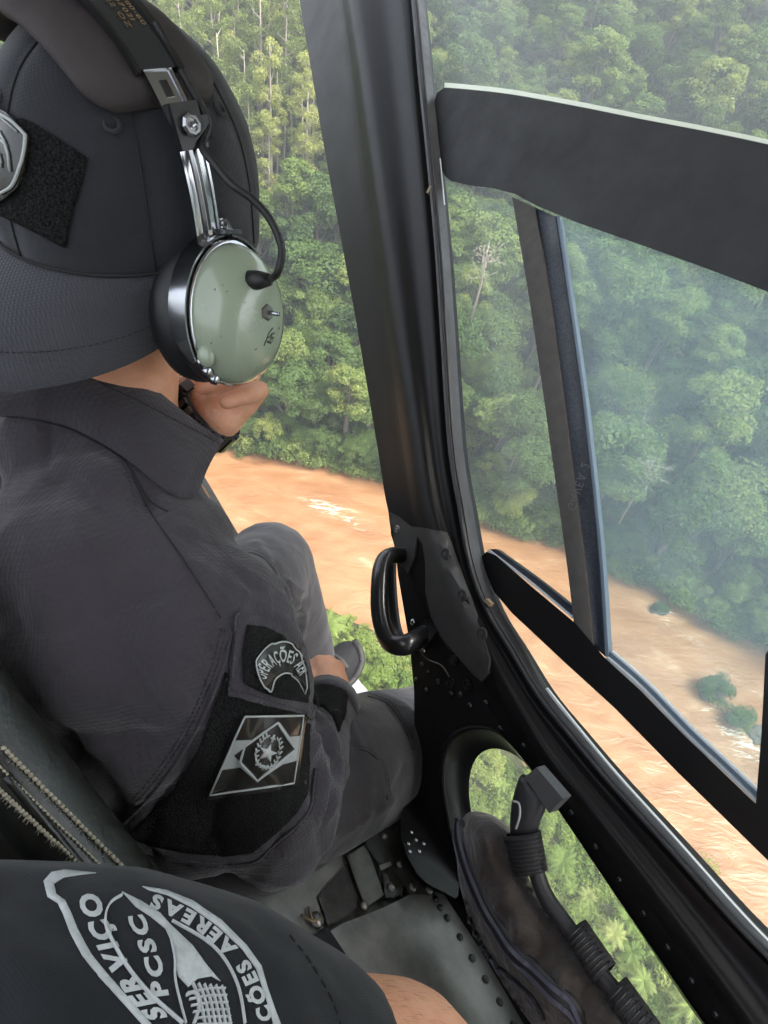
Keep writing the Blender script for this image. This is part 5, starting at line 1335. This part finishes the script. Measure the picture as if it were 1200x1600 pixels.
disc(c + nn * .003, nn, HF, ((.0072, 0), (.0072, .003), (.0058, .0045), (.004, .0045), (.0038, .003), (.002, .003), (.0018, .0055), (.0004, .006)), 8).obj('clamp_nut', 'chrome', cl, angle=30)
bq = B(); bq.box(c + HF * .0125, [HF, tt_, nn], (.003, .005, .003)); bq.obj('cable_clip', 'black_metal', cl, smooth=False)
# right ear cup
CA = np.array([.84, .27, -.47]); CA /= np.linalg.norm(CA); CT = HU * .9 + np.array([.16, -.3, .05]); CT -= (CT @ CA) * CA; CT /= np.linalg.norm(CT); CW = np.cross(CA, CT)
if CW @ HF < 0: CW = -CW
CC = P(364, 494, .486)
def oval(off, rw, rt, n=40): return [CC + CA * off + CW * rw * math.cos(a) + CT * rt * math.sin(a) for a in np.linspace(0, 2 * PI, n, endpoint=False)]
def lathe(name, m, prof_, parent=hs_):
    b = B(); b.grid([oval(*p) for p in prof_], True, True); o = b.obj(name, m, parent, angle=50); o_b = b.bvh(); return o, o_b
RT, RW = .0545, .044
lathe('ear_cushion', 'cushion', [(-.052, RW * .80, RT * .80), (-.050, RW * .95, RT * .95), (-.042, RW * 1.06, RT * 1.06), (-.032, RW * 1.08, RT * 1.07), (-.024, RW * 1.02, RT * 1.02), (-.020, RW * .95, RT * .95)])
lathe('cup_shell', 'black_metal', [(-.022, RW * .95, RT * .95), (-.018, RW * 1.02, RT * 1.02), (-.012, RW * 1.02, RT * 1.02), (-.006, RW * .99, RT * .99), (.0, RW * .99, RT * .99)])
lathe('rim', 'chrome', [(-.002, RW * 1.0, RT * 1.0), (-.001, RW * 1.025, RT * 1.025), (.001, RW * 1.025, RT * 1.025), (.002, RW * .99, RT * .99)])
dome, bvDm = lathe('ear_dome', 'dome', [(.0005 + .034 * math.sin(t), RW * .99 * math.cos(t) ** .8, RT * .99 * math.cos(t) ** .8) for t in np.linspace(0, 1.53, 16)])
# stirrup from the slider round both sides of the cup
tpnt = bandp(8, 1.13); tC = CC + CT * (RT + .006) + CA * (-.006)
b = B(); b.tube(catmull([tpnt, tC + CT * .006, tC - CT * .001 + CA * .008], 6), .0055, 8, squash=(CA, .35)); b.obj('hinge_link', 'chrome', hs_)
b = B(); b.box(tC + CA * .006 + CT * .001, [CW, CA, CT], (.0085, .007, .0016)); b.obj('hinge_plate', 'chrome', hs_, smooth=False)
disc(tC + CT * .003 + CA * .002, CT, CW, ((.005, 0), (.0045, .0016), (.002, .0022))).obj('hinge_screw', 'chrome', hs_)
for sg in (-1, 1):
    rows = []
    for a in np.linspace(.08, 2.15, 30):
        d_ = CW * sg * math.sin(a) * (RW + .0035) + CT * math.cos(a) * (RT + .0035); k_ = 1 + .0015 / .05; w0 = -.017 if a < 1.7 else -.017 + .012 * (a - 1.7) / .45
        rows.append([CC + CA * w0 + d_, CC + CA * .001 + d_, CC + CA * .001 + d_ * k_, CC + CA * w0 + d_ * k_])
    b = B(); b.grid(rows, True, True); b.obj('stirrup', 'chrome', hs_, angle=40)
for k, a in enumerate((2.12, 2.3, 2.5)):
    c = CC + CA * .003 - CW * (RW + .001) * math.sin(a) + CT * (RT + .001) * math.cos(a); disc(c, CA, CT, ((.005, -.002), (.005, .002), (.003, .004))).obj('stirrup_screw', 'chrome', hs_)
c = on(bvDm, 322, 556, 0.)
if c is not None: b = B(); b.ell(c, [CA, CT, CW], (.008, .009, .006), 12, 8); b.obj('pivot_boss', 'dome', dome)
chp = B(); rc_ = random.Random(5)
for _ in range(16):
    x_, y_ = rc_.uniform(330, 440), rc_.uniform(420, 590); l_ = rc_.uniform(1.0, 3.5); a_ = rc_.uniform(0, 6.3)
    if inside(x_, y_, [(345, 410), (410, 400), (440, 470), (435, 540), (400, 595), (345, 595), (318, 520)]): pxl(bvDm, [(x_, y_), (x_ + l_ * math.cos(a_), y_ + l_ * math.sin(a_))], rc_.uniform(.0002, .0005), '', chp, .0001)
if chp.v: chp.obj('paint_chips', mat('paint_chip', (.09, .085, .07), .6), dome)
g0 = on(bvDm, 398, 438, 0.)
if g0 is not None:
    gn = CA * .6 + np.array([.6, -.1, 0]); gn /= np.linalg.norm(gn); b = B(); b.tube([g0 - gn * .004, g0 + gn * .004, g0 + gn * .013], [.0075, .0068, .0042], 14); b.obj('grommet', 'rubber', dome)
    ge = g0 + gn * .012
    cb = [bandp(62, 1.20, .016), bandp(50, 1.17, .016), bandp(38, 1.175, .0165), P(316, 228, .412), P(335, 256, .410), P(362, 288, .41), P(395, 312, .415), P(420, 340, .42), P(437, 375, .425), P(440, 402, .43), P(432, 428, .437), ge]
    b = B(); b.tube(catmull(cb, 7), .0028, 10); b.obj('cable', 'rubber', hs_)
g1 = on(bvDm, 417, 488, 0.)
if g1 is not None:
    disc(g1, CA, CT, ((.0062, -.002), (.0062, .0015), (.005, .0022), (.0035, .0022)), 6).obj('stud_nut', 'steel', dome, angle=30)
    b = B(); b.tube([g1, g1 + CA * .012], .0017, 8); b.obj('stud', 'chrome', dome)
b = text_px(bvDm, 'R', [(416, 535), (424, 520)], (.5, .2), 14, .0004, 0); b.obj('ink_mark', 'ink', dome, smooth=False)
b = B()
for px in ([(412, 540), (420, 520), (426, 512)], [(418, 528), (428, 520)]): pxl(bvDm, px, .0004, '', b, .0003)
b.obj('ink_scrawl', 'ink', dome)
b = B()
for row, txt in enumerate(('H10-60', '07021', '22 OZ')):
    cur = 0.
    for c_h in txt:
        vs, fs, w_g = glyph(c_h) if c_h != ' ' else (np.zeros((0, 2)), [], .3)
        b.add([bandp(70 - (cur + x) * 3.0, 1.16 + lift_(60) + .012, .0065 - row * .0055 + y * .0046) for x, y in vs], fs); cur += w_g + .12
b.obj('gold_lettering', 'gold', bx_, smooth=False)
# left cup, mostly hidden by the head
LC = hd_(-.115, -.03, 0); b = B(); b.grid([[LC - HA * o + HF * rw * math.cos(a) + HU * rt * math.sin(a) for a in np.linspace(0, 2 * PI, 28, endpoint=False)] for o, rw, rt in ((-.035, .035, .044), (-.025, .046, .056), (0, .044, .054))], True, True); b.obj('ear_cushion', 'cushion', hs_)
b = B(); b.grid([[LC - HA * (.034 * math.sin(t)) + (HF * RW * math.cos(a) + HU * RT * math.sin(a)) * math.cos(t) ** .8 for a in np.linspace(0, 2 * PI, 28, endpoint=False)] for t in np.linspace(0, 1.5, 10)], True, True); b.obj('ear_dome', 'dome', hs_)
band('slider_strip', 'chrome', 120, 173, .0078, .0012, 1.13)

# ------------------------------------------------------------------ wristwatch on the raised left hand
wt = empty('wristwatch', LW, 'black segmented wristwatch on the raised left wrist', 'watch')
wd = P(335, 645, .648) - LW; wd /= np.linalg.norm(wd); wx = np.cross(wd, [0, 0, 1.]); wx /= np.linalg.norm(wx); wy = np.cross(wd, wx); wc = P(322, 654, .652)
b = B(); b.grid([[wc + wd * o + (.0345 if abs(o) < .011 else .031) * (wx * math.cos(a) + wy * math.sin(a) * .9) for a in np.linspace(0, 2 * PI, 26, endpoint=False)] for o in (-.012, -.0105, 0, .0105, .012)], True); b.obj('strap', 'rubber', wt)
for a in np.linspace(0, 2 * PI, 18, endpoint=False):
    rr = wx * math.cos(a) + wy * math.sin(a) * .9; b = B(); tg = np.cross(wd, rr); tg /= np.linalg.norm(tg); b.box(wc + rr * .036, [wd, tg, rr / np.linalg.norm(rr)], (.0105, .0042, .0022)); b.obj('link', 'black_metal', wt, smooth=False)
b = B(); rr = wx * .9 + wy * .3; rr /= np.linalg.norm(rr); b.box(wc + rr * .037, [wd, np.cross(wd, rr), rr], (.014, .012, .005)); b.obj('buckle', 'black_metal', wt, smooth=False)

# ------------------------------------------------------------------ second man: sleeve and forearm at the bottom
m2 = empty('person', P(100, 1750, .36), 'arm of a person in a dark printed t-shirt at the bottom left', 'person')
ab = B(); ab.limb([P(150, 1750, .33), P(450, 1740, .345), P(615, 1700, .405), P(740, 1770, .48), P(800, 1900, .52)], [.075, .068, .061, .050, .040])
ab.limb([P(830, 1900, .52), P(850, 1980, .54)], [.035, .03])
for i in range(4): ab.limb([P(835 + 8 * i, 1960, .54), P(835 + 16 * i, 2040, .56), P(832 + 18 * i, 2080, .58)], [.013, .0095, .008])
ab.limb([P(828, 1950, .53), P(800, 2010, .54), P(800, 2040, .55)], [.014, .011, .009])
fb = fuse(ab, .006, 6); fb.obj('body', 'skin', m2)
bvArm = fb.bvh(); hb = B(); rh = random.Random(8)
for _ in range(260):
    x_, y_ = rh.uniform(540, 720), rh.uniform(1480, 1640); p0 = on(bvArm, x_, y_)
    if p0 is None: continue
    d_ = np.array([.75, .45, .1]) + np.array([rh.uniform(-.35, .35) for _ in range(3)]); d_ /= np.linalg.norm(d_); nrm = -rayd(x_, y_)
    hb.tube([p0, p0 + d_ * .004 + nrm * .0012, p0 + d_ * .009 + nrm * .0014], [.00006, .00005, .00002], 3, caps=False)
ho = hb.obj('arm_hair', mat('arm_hair', (.16, .08, .04), .6), m2); ho['kind'] = 'stuff'
tsb = B(); tsb.limb([P(-330, 1810, .30), P(-120, 1735, .30), P(90, 1722, .30), P(270, 1735, .315), P(410, 1765, .335), P(460, 1780, .345)], [.14, .110, .104, .099, .091, .086])
tsb.ell(P(-300, 2100, .36), np.eye(3), (.2, .16, .14), 20, 12)
ts = fuse(tsb, .007, 10)
bvt0 = ts.bvh()
for px, w, h in [([(0, 1400), (120, 1460), (200, 1560)], .012, -.003), ([(300, 1420), (400, 1470), (500, 1540)], .01, .003), ([(420, 1470), (480, 1530), (520, 1590)], .008, -.003), ([(20, 1500), (100, 1560)], .012, .004)]: crease(ts, px, w, h, bvt0)
# trim the sleeve square at its hem
ax2 = P(485, 1775, .352) - P(370, 1750, .33); ax2 /= np.linalg.norm(ax2); cut = P(462, 1770, .345)
ts.v = [tuple(np.array(p) - ax2 * max(0, (np.array(p) - cut) @ ax2 - .012) ) for p in ts.v]
tsh = ts.obj('t_shirt', 'tee', m2); bvE = ts.bvh()
stitches([(452, 1462), (482, 1500), (515, 1555), (535, 1605)], bvE, tsh, ln=.004, r=.0007)
# badge print
def pprint(poly, name='badge_print', m='print'):
    b = decal(bvE, poly, .0004, 8, .0002, sink=0.); return b.obj(name, m, tsh)
ringo = [(68, 1378), (80, 1364), (100, 1360), (150, 1365), (126, 1368), (100, 1372), (84, 1382), (88, 1398), (102, 1408), (112, 1428), (124, 1458), (142, 1492), (172, 1528), (205, 1565), (240, 1605), (225, 1605), (190, 1566), (155, 1528), (128, 1494), (110, 1460), (98, 1428), (90, 1412), (74, 1402)]
pprint(ringo)
ring2 = [(222, 1386), (260, 1392), (300, 1408), (345, 1438), (385, 1478), (408, 1510), (418, 1545), (430, 1580), (440, 1606), (428, 1606), (418, 1570), (408, 1540), (400, 1515), (378, 1484), (340, 1448), (298, 1418), (262, 1400), (232, 1392)]
pprint(ring2)
def pline(px, w=.0011):
    p = path_on(bvE, px, .0003, 8)
    if len(p) > 1: b = B(); b.tube(p, w, 6, squash=((0, 0, 1), .3)); b.obj('badge_line', 'print', tsh)
pline([(190, 1400), (170, 1415), (165, 1445), (180, 1480), (205, 1520), (240, 1560), (285, 1600)], .0017)
pline([(268, 1440), (320, 1470), (350, 1500), (372, 1545), (382, 1600)], .0014)
pline([(262, 1450), (272, 1495), (274, 1535), (290, 1600)], .0012)
b = text_px(bvE, 'PCSC', [(262, 1556), (252, 1510), (238, 1470), (222, 1430)], (-.95, .12), 26, .0005, .05); b.obj('badge_lettering', 'print', tsh, smooth=False)
b = text_px(bvE, 'SERVIÇO', [(262, 1590), (232, 1555), (205, 1515), (182, 1475), (165, 1435), (150, 1395)], (-.9, .18), 34, .0005, .05); b.obj('badge_lettering', 'print', tsh, smooth=False)
b = text_px(bvE, 'AÇÕES AÉREAS', [(428, 1628), (424, 1590), (410, 1550), (388, 1505), (350, 1462), (300, 1425), (240, 1398)], None, 22, .0005, .05); b.obj('badge_lettering', 'print', tsh, smooth=False)
# bird emblem: neck, body and cross-hatched wing
pprint([(190, 1394), (222, 1410), (250, 1428), (266, 1446), (300, 1478), (325, 1512), (344, 1534), (330, 1526), (308, 1530), (294, 1543), (278, 1526), (272, 1505), (270, 1478), (258, 1452), (236, 1434), (212, 1418)])
for k in range(6): pline([(300 + 9 * k, 1536 + 1 * k), (312 + 8 * k, 1565), (320 + 8 * k, 1605)], .0012)
for k in range(6): pline([(292 + k * 3, 1552 + 10 * k), (325, 1546 + 11 * k), (352 + k * 2, 1545 + 11 * k)], .0009)
pline([(290, 1556), (304, 1552), (310, 1572), (302, 1600)], .0013)
